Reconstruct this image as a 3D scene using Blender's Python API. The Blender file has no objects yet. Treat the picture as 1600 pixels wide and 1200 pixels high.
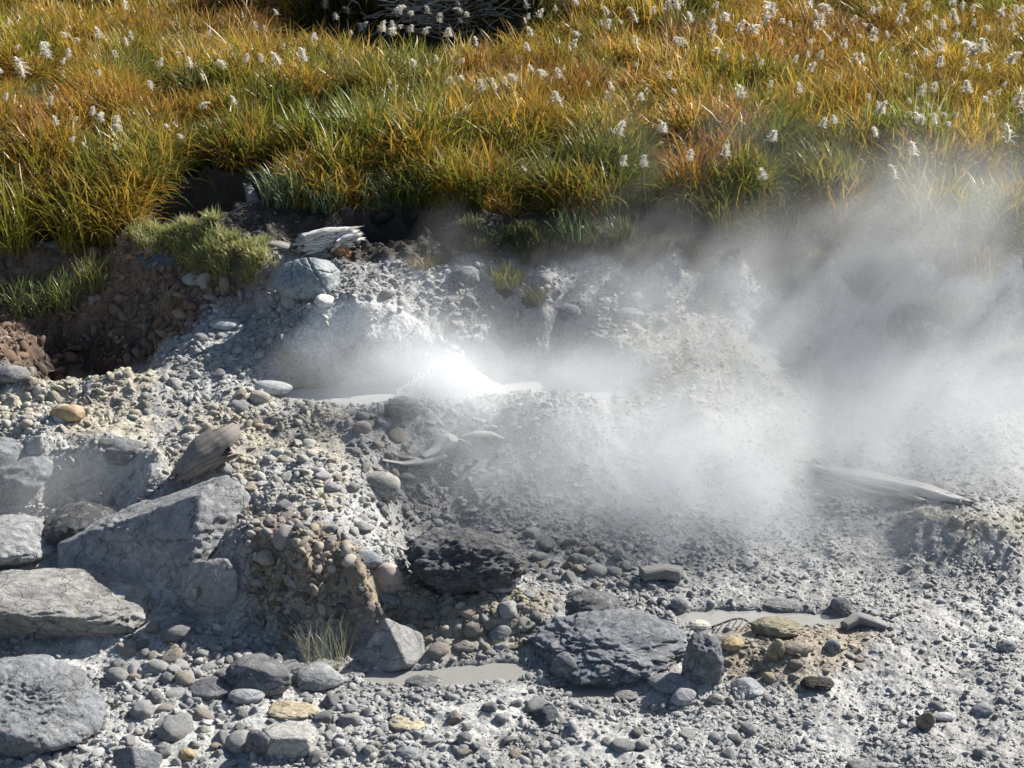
import bpy, bmesh, math, random
import numpy as np
from mathutils import Vector, Matrix, Euler

R = math.radians
SC = bpy.context.scene
COL = SC.collection
RNG = np.random.default_rng(11)
random.seed(5)

# ------------------------------------------------------------------ camera, sky, sun, exposure
CAM_H, PITCH, HFOV = 5.6, R(21.0), R(34.0)
F = 800.0 / math.tan(HFOV / 2)                      # focal length in photograph pixels (1600 wide)
cam = bpy.data.cameras.new('camera')
cam.sensor_fit = 'HORIZONTAL'; cam.angle = HFOV; cam.clip_start = 0.1; cam.clip_end = 2000
cam_o = bpy.data.objects.new('camera', cam); COL.objects.link(cam_o)
cam_o.location = (0, 0, CAM_H); cam_o.rotation_euler = (math.pi / 2 - PITCH, 0, 0)
SC.camera = cam_o

SUN_AZ, SUN_EL = R(52.0), R(37.0)                   # behind the scene and to its right
world = bpy.data.worlds.new('World'); SC.world = world; world.use_nodes = True
wn = world.node_tree
sky = wn.nodes.new('ShaderNodeTexSky'); sky.sky_type = 'NISHITA'; sky.sun_disc = False
sky.sun_elevation = SUN_EL; sky.sun_rotation = SUN_AZ
wn.links.new(sky.outputs['Color'], wn.nodes['Background'].inputs['Color'])
wn.nodes['Background'].inputs['Strength'].default_value = 0.062
sun = bpy.data.lights.new('sun', 'SUN'); sun.energy = 5.0; sun.angle = R(0.53); sun.color = (1.0, 0.95, 0.87)
sun_o = bpy.data.objects.new('sun', sun); COL.objects.link(sun_o)
SDIR = Vector((math.sin(SUN_AZ) * math.cos(SUN_EL), math.cos(SUN_AZ) * math.cos(SUN_EL), math.sin(SUN_EL)))
sun_o.rotation_euler = (-SDIR).to_track_quat('-Z', 'Y').to_euler(); sun_o.location = SDIR * 60
vs = SC.view_settings
vs.view_transform = 'Standard'; vs.look = 'None'; vs.gamma = 1; vs.exposure = 1.0; vs.use_curve_mapping = False
SC.render.engine = 'CYCLES'
SC.cycles.use_denoising = True
SC.cycles.max_bounces = 8; SC.cycles.diffuse_bounces = 3; SC.cycles.glossy_bounces = 2
SC.cycles.transmission_bounces = 4; SC.cycles.transparent_max_bounces = 8
SC.cycles.volume_bounces = 5; SC.cycles.volume_step_rate = 1.0
SC.cycles.sample_clamp_indirect = 6.0

# ------------------------------------------------------------------ small helpers
def tag(o, label=None, cat=None, group=None, kind=None):
    if label: o['label'] = label
    if cat: o['category'] = cat
    if group: o['group'] = group
    if kind: o['kind'] = kind
    return o

def link(name, me, mat=None, parent=None, loc=None):
    o = bpy.data.objects.new(name, me); COL.objects.link(o)
    if mat is not None and me is not None and not me.materials: me.materials.append(mat)
    if parent is not None: o.parent = parent
    if loc is not None: o.location = loc
    return o

def mesh_np(name, V, faces, smooth=True):
    """faces: an (n,3) or (n,4) array, or a list of such"""
    me = bpy.data.meshes.new(name)
    fl = faces if isinstance(faces, list) else [faces]
    fl = [np.asarray(f, dtype=np.int32) for f in fl if len(f)]
    V = np.asarray(V, dtype=np.float32)
    me.vertices.add(len(V)); me.vertices.foreach_set('co', V.ravel())
    loops = np.concatenate([f.ravel() for f in fl]); tot = np.concatenate([np.full(len(f), f.shape[1]) for f in fl])
    me.loops.add(len(loops)); me.loops.foreach_set('vertex_index', loops)
    me.polygons.add(len(tot)); st = np.concatenate([[0], np.cumsum(tot)[:-1]])
    me.polygons.foreach_set('loop_start', st.astype(np.int32))
    me.polygons.foreach_set('use_smooth', np.full(len(tot), smooth))
    me.update(calc_edges=True); me.validate()
    return me

def set_col(me, name, C):
    a = me.attributes.new(name, 'FLOAT_COLOR', 'POINT')
    C = np.asarray(C, dtype=np.float32)
    if C.shape[1] == 3: C = np.c_[C, np.ones(len(C), np.float32)]
    a.data.foreach_set('color', C.astype(np.float32).ravel())

def set_flt(me, name, v):
    a = me.attributes.new(name, 'FLOAT', 'POINT'); a.data.foreach_set('value', np.asarray(v, np.float32).ravel())

# gradient noise
_P = np.random.default_rng(3).permutation(256); _P = np.concatenate([_P, _P, _P])
_G = np.random.default_rng(4).normal(size=(256, 3)); _G /= np.linalg.norm(_G, axis=1)[:, None]
def noise3(p):
    p = np.asarray(p, dtype=np.float64)
    i = np.floor(p).astype(np.int64); f = p - i; i &= 255
    u = f * f * f * (f * (f * 6 - 15) + 10)
    def g(dx, dy, dz):
        h = _P[_P[_P[(i[:, 0] + dx) & 255] + ((i[:, 1] + dy) & 255)] + ((i[:, 2] + dz) & 255)]
        return (_G[h] * (f - np.array([dx, dy, dz]))).sum(1)
    x0 = g(0, 0, 0) * (1 - u[:, 0]) + g(1, 0, 0) * u[:, 0]; x1 = g(0, 1, 0) * (1 - u[:, 0]) + g(1, 1, 0) * u[:, 0]
    x2 = g(0, 0, 1) * (1 - u[:, 0]) + g(1, 0, 1) * u[:, 0]; x3 = g(0, 1, 1) * (1 - u[:, 0]) + g(1, 1, 1) * u[:, 0]
    y0 = x0 * (1 - u[:, 1]) + x1 * u[:, 1]; y1 = x2 * (1 - u[:, 1]) + x3 * u[:, 1]
    return 1.5 * (y0 * (1 - u[:, 2]) + y1 * u[:, 2])
def fbm(p, octv=4, gain=0.5, lac=2.03):
    s = 0; a = 1; p = np.asarray(p, float)
    for k in range(octv):
        s = s + a * noise3(p + 17.3 * k); a *= gain; p = p * lac
    return s
def ridged(p, octv=4, gain=0.5):
    s = 0; a = 1; p = np.asarray(p, float)
    for k in range(octv):
        s = s + a * (1 - 2 * np.abs(noise3(p + 9.1 * k))); a *= gain; p = p * 2.1
    return s
def n2(x, y, f, octv=4, seed=0.0, gain=0.5):
    x = np.asarray(x, float); y = np.asarray(y, float)
    return fbm(np.c_[x.ravel() * f, y.ravel() * f, np.full(x.size, seed)], octv, gain).reshape(x.shape)
def sstep(a, b, x):
    t = np.clip((x - a) / (b - a), 0, 1); return t * t * (3 - 2 * t)

# ------------------------------------------------------------------ survey: photograph measurements -> places in the world
def ang(py): return PITCH - math.atan((600 - py) / F)
def depth_of(y, z): return y * math.cos(PITCH) + (CAM_H - z) * math.sin(PITCH)
def P(px, py, z):                                   # a measured point of known height
    y = (CAM_H - z) / math.tan(ang(py))
    return ((px - 800) / F * depth_of(y, z), y, z)
def W(px, y, z): return ((px - 800) / F * depth_of(y, z), y, z)   # of known distance
def proj(p):
    p = np.asarray(p, float).reshape(-1, 3)
    d = p[:, 1] * math.cos(PITCH) + (CAM_H - p[:, 2]) * math.sin(PITCH)
    v = p[:, 1] * math.sin(PITCH) - (CAM_H - p[:, 2]) * math.cos(PITCH)
    return np.c_[800 + F * p[:, 0] / d, 600 - F * v / d, d]

CP = []
for a in [
 (-150,1190,0),(200,1190,0),(600,1190,0),(1000,1190,0),(1400,1190,0),(1750,1190,0),(-150,1290,-.03),(400,1290,-.03),(900,1290,-.03),(1400,1290,-.03),(1750,1290,-.03),
 (200,1120,.02),(500,1120,.02),(800,1120,0),(1100,1120,0),(1400,1120,.01),(1700,1120,.02),
 (-100,1030,.0),(120,1025,.0),(250,1000,.06),(330,965,.13),(300,1040,.04),(420,1040,.02),(560,1065,.0),(880,1055,.03),(700,1085,.0),
 (400,985,.04),(450,1000,.03),(550,992,.03),(610,965,.06),(390,850,.56),(470,872,.54),(560,905,.42),(610,930,.22),(430,810,.61),(520,800,.6),(600,850,.42),
 (450,700,.70),(430,632,.76),(300,620,.78),(150,640,.75),(100,625,.74),(0,640,.72),(-120,640,.72),(300,720,.68),(400,760,.64),(540,720,.68),(575,760,.58),(330,800,.5),
 (70,715,.68),(150,700,.69),(250,715,.68),(290,730,.66),(0,690,.70),(-100,700,.68),
 (80,775,.38),(180,775,.38),(270,770,.40),(150,800,.34),(30,790,.36),(-100,800,.34),(150,870,.28),(20,860,.25),(-100,900,.2),(230,880,.22),(100,960,.08),(-100,980,.05),
 (650,835,.18),(640,780,.34),(620,735,.52),(600,690,.68),(650,700,.6),(690,760,.36),(720,830,.17),(640,900,.13),(760,890,.13),(830,900,.13),
 (800,700,.55),(850,760,.33),(850,830,.18),(900,900,.12),(1000,700,.5),(1000,780,.29),(1000,850,.18),(930,640,.74),
 (1100,650,.74),(1100,540,1.0),(1180,560,.94),(1230,620,.76),(1280,700,.42),(1150,700,.56),(1150,780,.31),(1250,765,.28),
 (1290,640,.5),(1290,580,.66),(1340,700,.38),(1400,720,.36),(1450,560,.86),(1600,560,.9),(1750,560,.9),(1500,640,.6),(1600,700,.42),(1750,700,.42),(1600,620,.65),
 (1200,850,.17),(1400,800,.27),(1500,810,.43),(1430,815,.37),(1560,805,.44),(1400,850,.2),(1450,885,.17),(1540,880,.2),(1600,850,.28),(1600,900,.15),(1750,850,.25),
 (1200,925,.12),(1080,930,.12),(1320,930,.13),(1000,900,.13),(950,930,.12),
 (1220,992,.16),(1160,992,.13),(1290,992,.14),(1340,1000,.11),(1230,1015,.15),(1230,1080,.03),(1130,1070,.03),(1350,1060,.05),(1400,980,.1),
 (1600,1000,.06),(1600,1100,.03),(1750,1000,.08),(1450,1080,.03),
 (760,940,.2),(700,960,.12),(640,960,.08),(840,950,.16),(760,1000,.1),(700,1015,.05),(830,1000,.07),(900,990,.06),(1050,1000,.08),
 (500,635,.74),(560,638,.75),(620,630,.82),(660,640,.8),(750,642,.77),(850,640,.76),
 (442,548,1.02),(500,542,1.03),(560,545,1.03),(560,482,1.30),(500,482,1.29),(560,515,1.2),(620,500,1.22),(650,530,1.08),(685,560,.94),(720,545,1.0),(740,480,1.23),(760,535,1.04),
 (800,522,1.08),(900,527,1.08),(965,545,1.0),(800,577,.74),(880,582,.73),(960,600,.74),(446,606,.73),(500,608,.73),(560,608,.73),(640,608,.73),(720,605,.73),
 (428,596,.78),(418,540,1.0),(350,500,1.06),(370,560,.93),(300,545,.94),(400,480,1.13),(420,610,.77),
 (500,440,1.38),(420,470,1.22),(330,498,1.05),(540,425,1.42),(650,425,1.43),(650,470,1.28),(750,430,1.42),(850,440,1.4),(850,490,1.2),(1000,480,1.2),(1000,420,1.42),(1100,420,1.42),(1100,480,1.18),(1200,440,1.3),(1250,500,1.05),(1350,450,1.25),(1500,470,1.2),(1600,500,1.05),(1750,500,1.05),(1380,520,.95),(1600,450,1.3),(1750,450,1.3),
 (545,412,1.45),(690,410,1.46),(740,400,1.5),(850,405,1.5),(950,405,1.5),(1050,402,1.5),(1150,412,1.45),(1300,430,1.38),
 (760,345,1.74),(850,350,1.72),(950,368,1.66),(1050,380,1.64),(1150,385,1.62),(1300,398,1.58),(1450,410,1.54),(1600,415,1.52),(1750,415,1.52),
 (400,330,1.70),(450,340,1.66),(500,345,1.64),(480,380,1.5),(440,395,1.52),
 (0,397,1.29),(100,397,1.30),(200,397,1.34),(-120,397,1.29),(0,380,1.37),(100,380,1.38),(200,378,1.46),(-120,380,1.37),(-120,430,1.16),(0,428,1.17),(80,440,1.12),(150,430,1.18),(250,440,1.2),(300,405,1.38),(340,440,1.3),(400,430,1.4),
 (100,482,.97),(0,475,.99),(200,490,.97),(285,487,1.06),(-120,475,.99),(0,520,.92),(50,540,.86),(262,545,.9),(0,560,.95),(-120,570,.95),(0,600,.84),(200,588,.86),(100,600,.83),(150,594,.85),(60,604,.82),
 (268,364,1.53),(340,377,1.56),(420,387,1.55),(300,371,1.55),(230,372,1.5),(240,330,1.66),(230,290,1.78),
 (200,300,1.7),(100,300,1.64),(0,300,1.62),(-120,300,1.62),(60,250,1.78),(250,240,1.88),(330,274,1.86),(420,286,1.84),(620,270,1.92),(520,300,1.82),(760,300,1.84),(900,310,1.82),(1050,340,1.74),(1200,340,1.74),(1400,340,1.72),(1600,340,1.72),(1750,340,1.72)]:
    CP.append(P(*a))
for a in [(90,12.85,.5),(150,12.85,.48),(210,12.85,.55),(80,13.2,.5),(150,13.25,.48),(210,13.15,.56),(75,13.45,.62),(150,13.5,.62),(210,13.4,.66)]: CP.append(W(*a))
for a in [(330,15.4,1.84),(270,15.3,1.8),(400,15.3,1.83),(560,14.75,1.78),(620,14.75,1.78),(700,14.75,1.78)]:
    CP.append(W(*a))
for px in range(-200, 1900, 300):
    for y, z in ((15.6, 1.96), (17, 2.0), (19, 2.04), (21.5, 2.08)):
        CP.append(W(px, y, z))
    top = 2.62 if 430 < px < 880 else 2.2
    for y, z in ((24.0, top), (27, top + .15)):
        CP.append(W(px, y, z))
for px, z in ((440, 2.1), (480, 2.04), (520, 2.03), (560, 2.03), (600, 2.02), (650, 2.02), (700, 2.02), (750, 2.03), (800, 2.04), (840, 2.05), (880, 2.1)):
    CP.append(W(px, 21.75, z))
for px in (480, 520, 560, 600, 650, 700, 750, 800, 840): CP.append(W(px, 22.15, 2.8))
for x in (-200, -60, 0, 60, 200):
    for y, z in ((40, 3.0), (80, 6), (250, 22)): CP.append((x, y, z))
    CP.append((x, -30, -.3))
for x in (-30, -12, 12, 30):
    for y, z in ((8, 0), (11, .4), (14, 1.6), (20, 2.05)): CP.append((x, y, z + (.3 if x < 0 else 0)))
CP = np.array(CP)
def solve_rbf(cp):
    d = np.linalg.norm(cp[:, None, :2] - cp[None, :, :2], axis=2); n = len(cp)
    A = np.zeros((n + 3, n + 3)); A[:n, :n] = np.sqrt(d * d + .0016) - np.eye(n) * 0.004
    A[:n, n] = 1; A[:n, n + 1:] = cp[:, :2]; A[n:, :n] = A[:n, n:].T
    return np.linalg.solve(A, np.r_[cp[:, 2], 0, 0, 0])
RB = solve_rbf(CP)
def rbf(x, y):
    x = x.ravel(); y = y.ravel(); out = np.empty(len(x)); n = len(CP)
    for s in range(0, len(x), 20000):
        q = slice(s, s + 20000)
        d = np.sqrt((x[q, None] - CP[None, :, 0]) ** 2 + (y[q, None] - CP[None, :, 1]) ** 2 + .0016)
        out[q] = d @ RB[:n] + RB[n] + RB[n + 1] * x[q] + RB[n + 2] * y[q]
    return out

xs = np.concatenate([-6.2 - np.geomspace(.05, 300, 28)[::-1], np.arange(-6.2, 6.2001, .021), 6.2 + np.geomspace(.05, 300, 28)])
ys = np.concatenate([7.4 - np.geomspace(.05, 60, 16)[::-1], np.arange(7.4, 15.2, .021), np.arange(15.2, 26, .07), 26 + np.geomspace(.1, 330, 26)])
GX, GY = np.meshgrid(xs, ys)
GH = rbf(GX, GY).reshape(GX.shape)
for _ in range(2):                                  # soften the kinks at the survey points
    K = GH.copy(); K[1:-1, 1:-1] = (GH[1:-1, 1:-1] * 4 + GH[:-2, 1:-1] + GH[2:, 1:-1] + GH[1:-1, :-2] + GH[1:-1, 2:]) / 8; GH = K

def poly_px(pts, z): return np.array([P(a, b, z)[:2] for a, b in pts])
def poly_sd(poly, x, y):
    """signed distance to a polygon, positive inside"""
    x = np.asarray(x, float); y = np.asarray(y, float); best = np.full(x.shape, 1e9); ins = np.zeros(x.shape, bool)
    n = len(poly)
    for i in range(n):
        ax, ay = poly[i]; bx, by = poly[(i + 1) % n]
        ex, ey = bx - ax, by - ay; t = np.clip(((x - ax) * ex + (y - ay) * ey) / (ex * ex + ey * ey + 1e-12), 0, 1)
        best = np.minimum(best, np.hypot(x - ax - t * ex, y - ay - t * ey))
        c = ((ay > y) != (by > y)) & (x < (bx - ax) * (y - ay) / (by - ay + 1e-12) + ax); ins ^= c
    return np.where(ins, best, -best)
def surf(x, y):
    """ground height by bilinear lookup"""
    x = np.asarray(x, float); y = np.asarray(y, float)
    i = np.clip(np.searchsorted(xs, x) - 1, 0, len(xs) - 2); j = np.clip(np.searchsorted(ys, y) - 1, 0, len(ys) - 2)
    u = (x - xs[i]) / (xs[i + 1] - xs[i]); v = (y - ys[j]) / (ys[j + 1] - ys[j])
    return (GH[j, i] * (1 - u) + GH[j, i + 1] * u) * (1 - v) + (GH[j + 1, i] * (1 - u) + GH[j + 1, i + 1] * u) * v
_T = np.arange(7.2, 40, .012)
def on_ground(px, py, up=0.0):
    """where the sight line meets the ground (or a height UP above it)"""
    c = (px - 800) / F; v = (600 - py) / F
    dy = math.cos(PITCH) + v * math.sin(PITCH); dz = -math.sin(PITCH) + v * math.cos(PITCH)
    x, y, z = c * _T, dy * _T, CAM_H + dz * _T
    k = np.nonzero(z < surf(x, y) + up)[0]
    k = k[0] if len(k) else len(_T) - 1
    return Vector((x[k], y[k], surf(x[k], y[k])))
def ground_poly(pts): return np.array([on_ground(a, b)[:2] for a, b in pts])

# two dark hollows sunk into the bank
HOLLOWS = [(W(330, 14.78, 1.2), .60, .50, 1.02), (W(622, 14.22, 1.2), .52, .30, 1.15)]
def hollow_q(c, rx, ry): return np.hypot((GX - c[0]) / rx, (GY - c[1]) / ry) + n2(GX, GY, 2.6, 4, 70.) * .22
for c, rx, ry, zf in HOLLOWS:
    q_ = hollow_q(c, rx, ry); GH = np.where(q_ < 1, np.minimum(GH, zf + (GH - zf) * sstep(.80, 1., q_)), GH)
# ------------------------------------------------------------------ water basins
POOL_Z, PUD_Z, PUD2_Z = .715, -.015, .09
pool_poly = poly_px([(446,612),(500,608),(600,606),(720,600),(790,588),(900,590),(960,605),(950,628),(850,632),(740,632),(640,628),(560,630),(490,628),(450,622)], POOL_Z)
pud_poly = poly_px([(575,1056),(620,1050),(680,1052),(700,1044),(760,1042),(812,1040),(838,1050),(800,1062),(760,1068),(700,1072),(640,1070),(590,1066)], PUD_Z)
pud3_poly = poly_px([(880,1079),(920,1073),(955,1082),(975,1090),(940,1095),(900,1090)], PUD_Z)
pud2_poly = poly_px([(1062,962),(1120,955),(1200,957),(1260,962),(1325,966),(1328,974),(1260,977),(1200,974),(1130,980),(1075,974)], PUD2_Z)
BASINS = [(pool_poly, POOL_Z, .2), (pud_poly, PUD_Z, .05), (pud3_poly, PUD_Z, .04), (pud2_poly, PUD2_Z, .05)]

# ------------------------------------------------------------------ ground zones (changes of material; the brown soil's colour also carries painted light and shade)
def zone(pts, soft=.12, wob=.1, seed=0.):
    poly = ground_poly(pts)
    sd = poly_sd(poly, GX, GY) + n2(GX, GY, 2.2, 3, seed) * wob
    return sstep(-soft, soft, sd), poly
g_edge = [(-200,383),(60,384),(160,384),(215,372),(240,335),(262,300),(300,284),(400,285),(420,300),(470,345),(530,330),(600,330),(690,330),(730,352),(800,346),(900,352),(960,374),(1050,384),(1150,392),(1300,402),(1450,415),(1800,420)]
field_poly = np.r_[ground_poly(g_edge), np.array([[60, 16], [60, 120], [-60, 120], [-60, 15]])]
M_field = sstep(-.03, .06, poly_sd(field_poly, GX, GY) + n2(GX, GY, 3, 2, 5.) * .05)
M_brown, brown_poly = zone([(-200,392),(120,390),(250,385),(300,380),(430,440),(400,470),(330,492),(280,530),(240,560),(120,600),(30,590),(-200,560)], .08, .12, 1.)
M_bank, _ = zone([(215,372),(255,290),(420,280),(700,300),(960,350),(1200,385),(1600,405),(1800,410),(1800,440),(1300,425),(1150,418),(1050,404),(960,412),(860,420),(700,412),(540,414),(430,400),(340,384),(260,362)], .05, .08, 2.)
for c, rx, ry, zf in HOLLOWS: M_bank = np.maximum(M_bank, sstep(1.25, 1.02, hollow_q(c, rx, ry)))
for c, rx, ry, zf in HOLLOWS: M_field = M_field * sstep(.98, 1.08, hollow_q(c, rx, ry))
M_yel, _ = zone([(0,612),(120,600),(260,585),(330,600),(420,622),(560,650),(565,740),(500,800),(380,760),(300,715),(150,690),(0,670),(-100,640)], .25, .35, 3.)
M_tan, tan_poly = zone([(392,800),(470,820),(560,850),(615,930),(600,985),(540,1000),(440,1000),(395,985)], .1, .1, 4.)
M_och, _ = zone([(1120,985),(1180,968),(1290,968),(1370,1000),(1330,1060),(1230,1085),(1150,1060)], .08, .1, 6.)
M_och2, _ = zone([(650,925),(760,925),(860,940),(850,990),(760,1030),(640,1000)], .15, .15, 6.5)
M_mound, _ = zone([(980,520),(1120,500),(1210,570),(1290,700),(1230,760),(1120,690),(1000,600)], .2, .3, 7.)
M_mound2, _ = zone([(1420,812),(1500,795),(1640,800),(1640,860),(1500,850)], .12, .12, 7.)
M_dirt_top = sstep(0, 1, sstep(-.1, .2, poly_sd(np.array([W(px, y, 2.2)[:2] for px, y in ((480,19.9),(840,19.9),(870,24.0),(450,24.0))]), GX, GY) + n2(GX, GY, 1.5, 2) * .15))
M_wet = sstep(-.4, 1.6, GX + n2(GX, GY, 1., 3, 9.) * .6) * (1 - M_field) * (1 - M_bank)
M_crust = sstep(.12, .5, n2(GX, GY, 1.3, 4, 12.)) * (1 - M_field) * (1 - M_brown) * (1 - M_bank)
M_white = np.zeros(GX.shape)
for k_, pts_ in enumerate([[(20,1012),(120,1006),(250,1015),(240,1045),(120,1050),(30,1035)],[(150,1115),(300,1100),(420,1120),(560,1150),(560,1200),(200,1190),(100,1150)],[(640,1110),(820,1085),(860,1110),(860,1150),(700,1165)],[(1290,1010),(1450,1010),(1560,1060),(1400,1080)],[(900,1120),(1000,1130),(1010,1190),(880,1190)],[(300,600),(440,618),(430,650),(330,640)]]):
    M_white = np.maximum(M_white, zone(pts_, .14, .22, 13. + k_)[0])
M_bench, _ = zone([(260,520),(330,490),(430,480),(560,480),(700,560),(450,545),(420,600),(300,595)], .1, .1, 14.)
M_mat, mat_poly = zone([(195,352),(265,362),(345,376),(420,388),(432,425),(400,446),(335,436),(285,415),(235,398),(200,385)], .06, .05, 17.)
M_dome, _ = zone([(470,520),(500,484),(560,472),(640,490),(700,545),(720,590),(640,560),(540,548),(455,552)], .07, .06, 15.)
M_wall, _ = zone([(432,556),(560,552),(700,570),(700,612),(440,612)], .05, .03, 16.)
M_left_rough, _ = zone([(-100,680),(60,690),(200,690),(300,730),(280,800),(60,800),(-100,800)], .1, .1, 8.)

# relief of the loose surface
near = sstep(26, 22, GY) * sstep(12, 8, np.abs(GX))
rough = n2(GX, GY, 3.0, 5, 20., .55)
fine = n2(GX, GY, 14., 3, 21., .6)
RH = rough * (.032 + .045 * M_brown + .045 * M_bank + .02 * M_yel + .03 * M_left_rough + .03 * M_tan) + fine * (.007 + .012 * M_brown + .012 * M_bank + .01 * M_left_rough)
rip = ridged(np.c_[(GX * 6).ravel(), (GY * 13).ravel(), np.zeros(GX.size)], 3).reshape(GX.shape)
RH *= 1 - .6 * np.maximum(np.maximum(M_dome, M_wall), M_mat * 1.3)
RH += rip * .008 * M_wet * (1 - M_bank)
lumps = ridged(np.c_[(GX * 7).ravel(), (GY * 7).ravel(), np.full(GX.size, 4.)], 4, .6).reshape(GX.shape)
RH += (1 - .55 * M_wet) * lumps * (.017 + .012 * M_left_rough + .014 * M_bank + .03 * M_brown + .012 * M_tan) * (1 - .7 * M_crust)
RH = RH * (1 - M_field) + M_field * (n2(GX, GY, .55, 3, 30.) * .11 + n2(GX, GY, 2., 2, 31.) * .05) * sstep(14.3, 16, GY)
GH = GH + RH * near
for poly, zw, dp in BASINS:
    sd = poly_sd(poly, GX, GY) + n2(GX, GY, 6, 2, 33.) * .03
    if zw != POOL_Z: GH = np.where(sd > -.45, np.minimum(GH, zw + .012 + np.maximum(-sd - .02, 0) * .22 + .02 * np.maximum(fine, 0) + sstep(-.3, -.45, sd) * 9), GH)
    GH = np.where((sd < -.04) & (sd > -.2), np.maximum(GH, zw + .010), GH)
    GH = GH - sstep(-.4, -.05, sd) * sstep(.02, -.05, sd) * np.maximum(GH - zw - .03, 0) * (.6 if zw != POOL_Z else 0) * (GY < poly[:, 1].mean())
    GH = GH * (1 - sstep(-.05, .01, sd)) + np.minimum(GH, zw - dp) * sstep(-.05, .01, sd)
M_shore = np.zeros(GX.shape)
for poly, zw, dp in BASINS[1:]: M_shore = np.maximum(M_shore, sstep(-.2, -.03, poly_sd(poly, GX, GY) + n2(GX, GY, 5, 2, 35.) * .05))
flow = [n2(GX, GY, 1.1, 4, s) for s in (40., 41., 42.)]
def mixc(C, col, m): return C * (1 - m[..., None]) + np.array(col)[None, None] * m[..., None]
C = np.zeros(GX.shape + (3,)) + np.array((.27, .265, .255))
C = mixc(C, (.34, .34, .33), sstep(-.2, .6, flow[0]) * .7)
C = mixc(C, (.17, .175, .185), sstep(.1, .7, flow[1]) * .6)
C = mixc(C, (.40, .40, .39), M_crust * .5); C = mixc(C, (.41, .41, .39), M_white * .7 * sstep(1.6, .3, GX))
C = mixc(C, (.39, .355, .265), M_yel * sstep(-.6, .3, flow[2]) * .85)
C = mixc(C, (.20, .165, .115), M_tan * .85)
C = mixc(C, (.24, .195, .13), M_och * .75); C = mixc(C, (.22, .185, .11), M_och2 * .6)
C = mixc(C, (.52, .52, .50), M_dome * .9); C = mixc(C, (.2, .18, .14), M_wall * .8); C = mixc(C, (.36, .345, .26), M_mound * .7); C = mixc(C, (.27, .245, .18), M_mound2 * .7)
C = mixc(C, (.135, .088, .058), M_brown * .95); C = mixc(C, (.045, .034, .026), M_brown * sstep(.95, .7, GH)); C = mixc(C, (.22, .14, .088), M_brown * sstep(.9, 1.1, GH) * sstep(.0, .5, flow[2]) * .7)  # brown soil: gully shade painted in dark low down, sunlit slope top painted lighter
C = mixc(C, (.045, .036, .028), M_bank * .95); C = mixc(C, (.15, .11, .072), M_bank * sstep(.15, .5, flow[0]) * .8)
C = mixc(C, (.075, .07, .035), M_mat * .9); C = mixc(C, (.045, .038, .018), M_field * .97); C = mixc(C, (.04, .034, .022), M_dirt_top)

C = mixc(C, (.19, .188, .18), M_shore * .6)
nx_, ny_ = len(xs), len(ys)
idx = np.arange(nx_ * ny_).reshape(ny_, nx_)
Q = np.stack([idx[:-1, :-1], idx[:-1, 1:], idx[1:, 1:], idx[1:, :-1]], -1).reshape(-1, 4)
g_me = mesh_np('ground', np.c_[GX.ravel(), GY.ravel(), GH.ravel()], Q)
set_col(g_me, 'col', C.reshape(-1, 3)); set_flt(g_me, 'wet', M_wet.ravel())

# ------------------------------------------------------------------ materials
def nmat(name):
    m = bpy.data.materials.new(name); m.use_nodes = True
    return m, m.node_tree, m.node_tree.nodes['Principled BSDF']
def tex(nt, scale, detail=4, rough=.6, coord='Object', kind='ShaderNodeTexNoise'):
    tc = nt.nodes.new('ShaderNodeTexCoord'); t = nt.nodes.new(kind); nt.links.new(tc.outputs[coord], t.inputs['Vector'])
    t.inputs['Scale'].default_value = scale
    if kind == 'ShaderNodeTexNoise': t.inputs['Detail'].default_value = detail; t.inputs['Roughness'].default_value = rough
    return t
def ramp(nt, src, stops):
    r = nt.nodes.new('ShaderNodeValToRGB'); nt.links.new(src, r.inputs[0]); e = r.color_ramp.elements
    while len(e) < len(stops): e.new(.5)
    for k, (p, c) in enumerate(stops): e[k].position = p; e[k].color = (c, c, c, 1) if isinstance(c, (int, float)) else (*c, 1)
    return r.outputs[0]
def mul(nt, a, b, fac=1.0, mode='MULTIPLY'):
    m = nt.nodes.new('ShaderNodeMix'); m.data_type = 'RGBA'; m.blend_type = mode; m.inputs[0].default_value = fac
    for s, v in ((6, a), (7, b)):
        if hasattr(v, 'links'): nt.links.new(v, m.inputs[s])
        else: m.inputs[s].default_value = (*v, 1)
    return m.outputs[2]
def bump(nt, bs, src, dist, strength=.6, prev=None):
    b = nt.nodes.new('ShaderNodeBump'); b.inputs['Distance'].default_value = dist; b.inputs['Strength'].default_value = strength
    nt.links.new(src, b.inputs['Height'])
    if prev is not None: nt.links.new(prev, b.inputs['Normal'])
    nt.links.new(b.outputs[0], bs.inputs['Normal']); return b.outputs[0]

m, nt, bs = nmat('ground'); M_GROUND = m
at = nt.nodes.new('ShaderNodeAttribute'); at.attribute_name = 'col'
t1 = tex(nt, 45, 6, .7); t2 = tex(nt, 9, 5, .65); t3 = tex(nt, 28, 3, .5, kind='ShaderNodeTexVoronoi')
c1 = mul(nt, at.outputs['Color'], ramp(nt, t1.outputs[0], [(.3, .62), (.7, 1.35)]))
c1 = mul(nt, c1, ramp(nt, t2.outputs[0], [(.3, .75), (.7, 1.2)]))
nt.links.new(c1, bs.inputs['Base Color'])
wa = nt.nodes.new('ShaderNodeAttribute'); wa.attribute_name = 'wet'
mr = nt.nodes.new('ShaderNodeMapRange'); nt.links.new(wa.outputs['Fac'], mr.inputs[0]); mr.inputs[3].default_value = .9; mr.inputs[4].default_value = .6; bs.inputs['Specular IOR Level'].default_value = .3
nt.links.new(mr.outputs[0], bs.inputs['Roughness'])
b0 = bump(nt, bs, t3.outputs['Distance'], .015, .45); bump(nt, bs, t1.outputs[0], .01, .6, b0)

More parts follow.
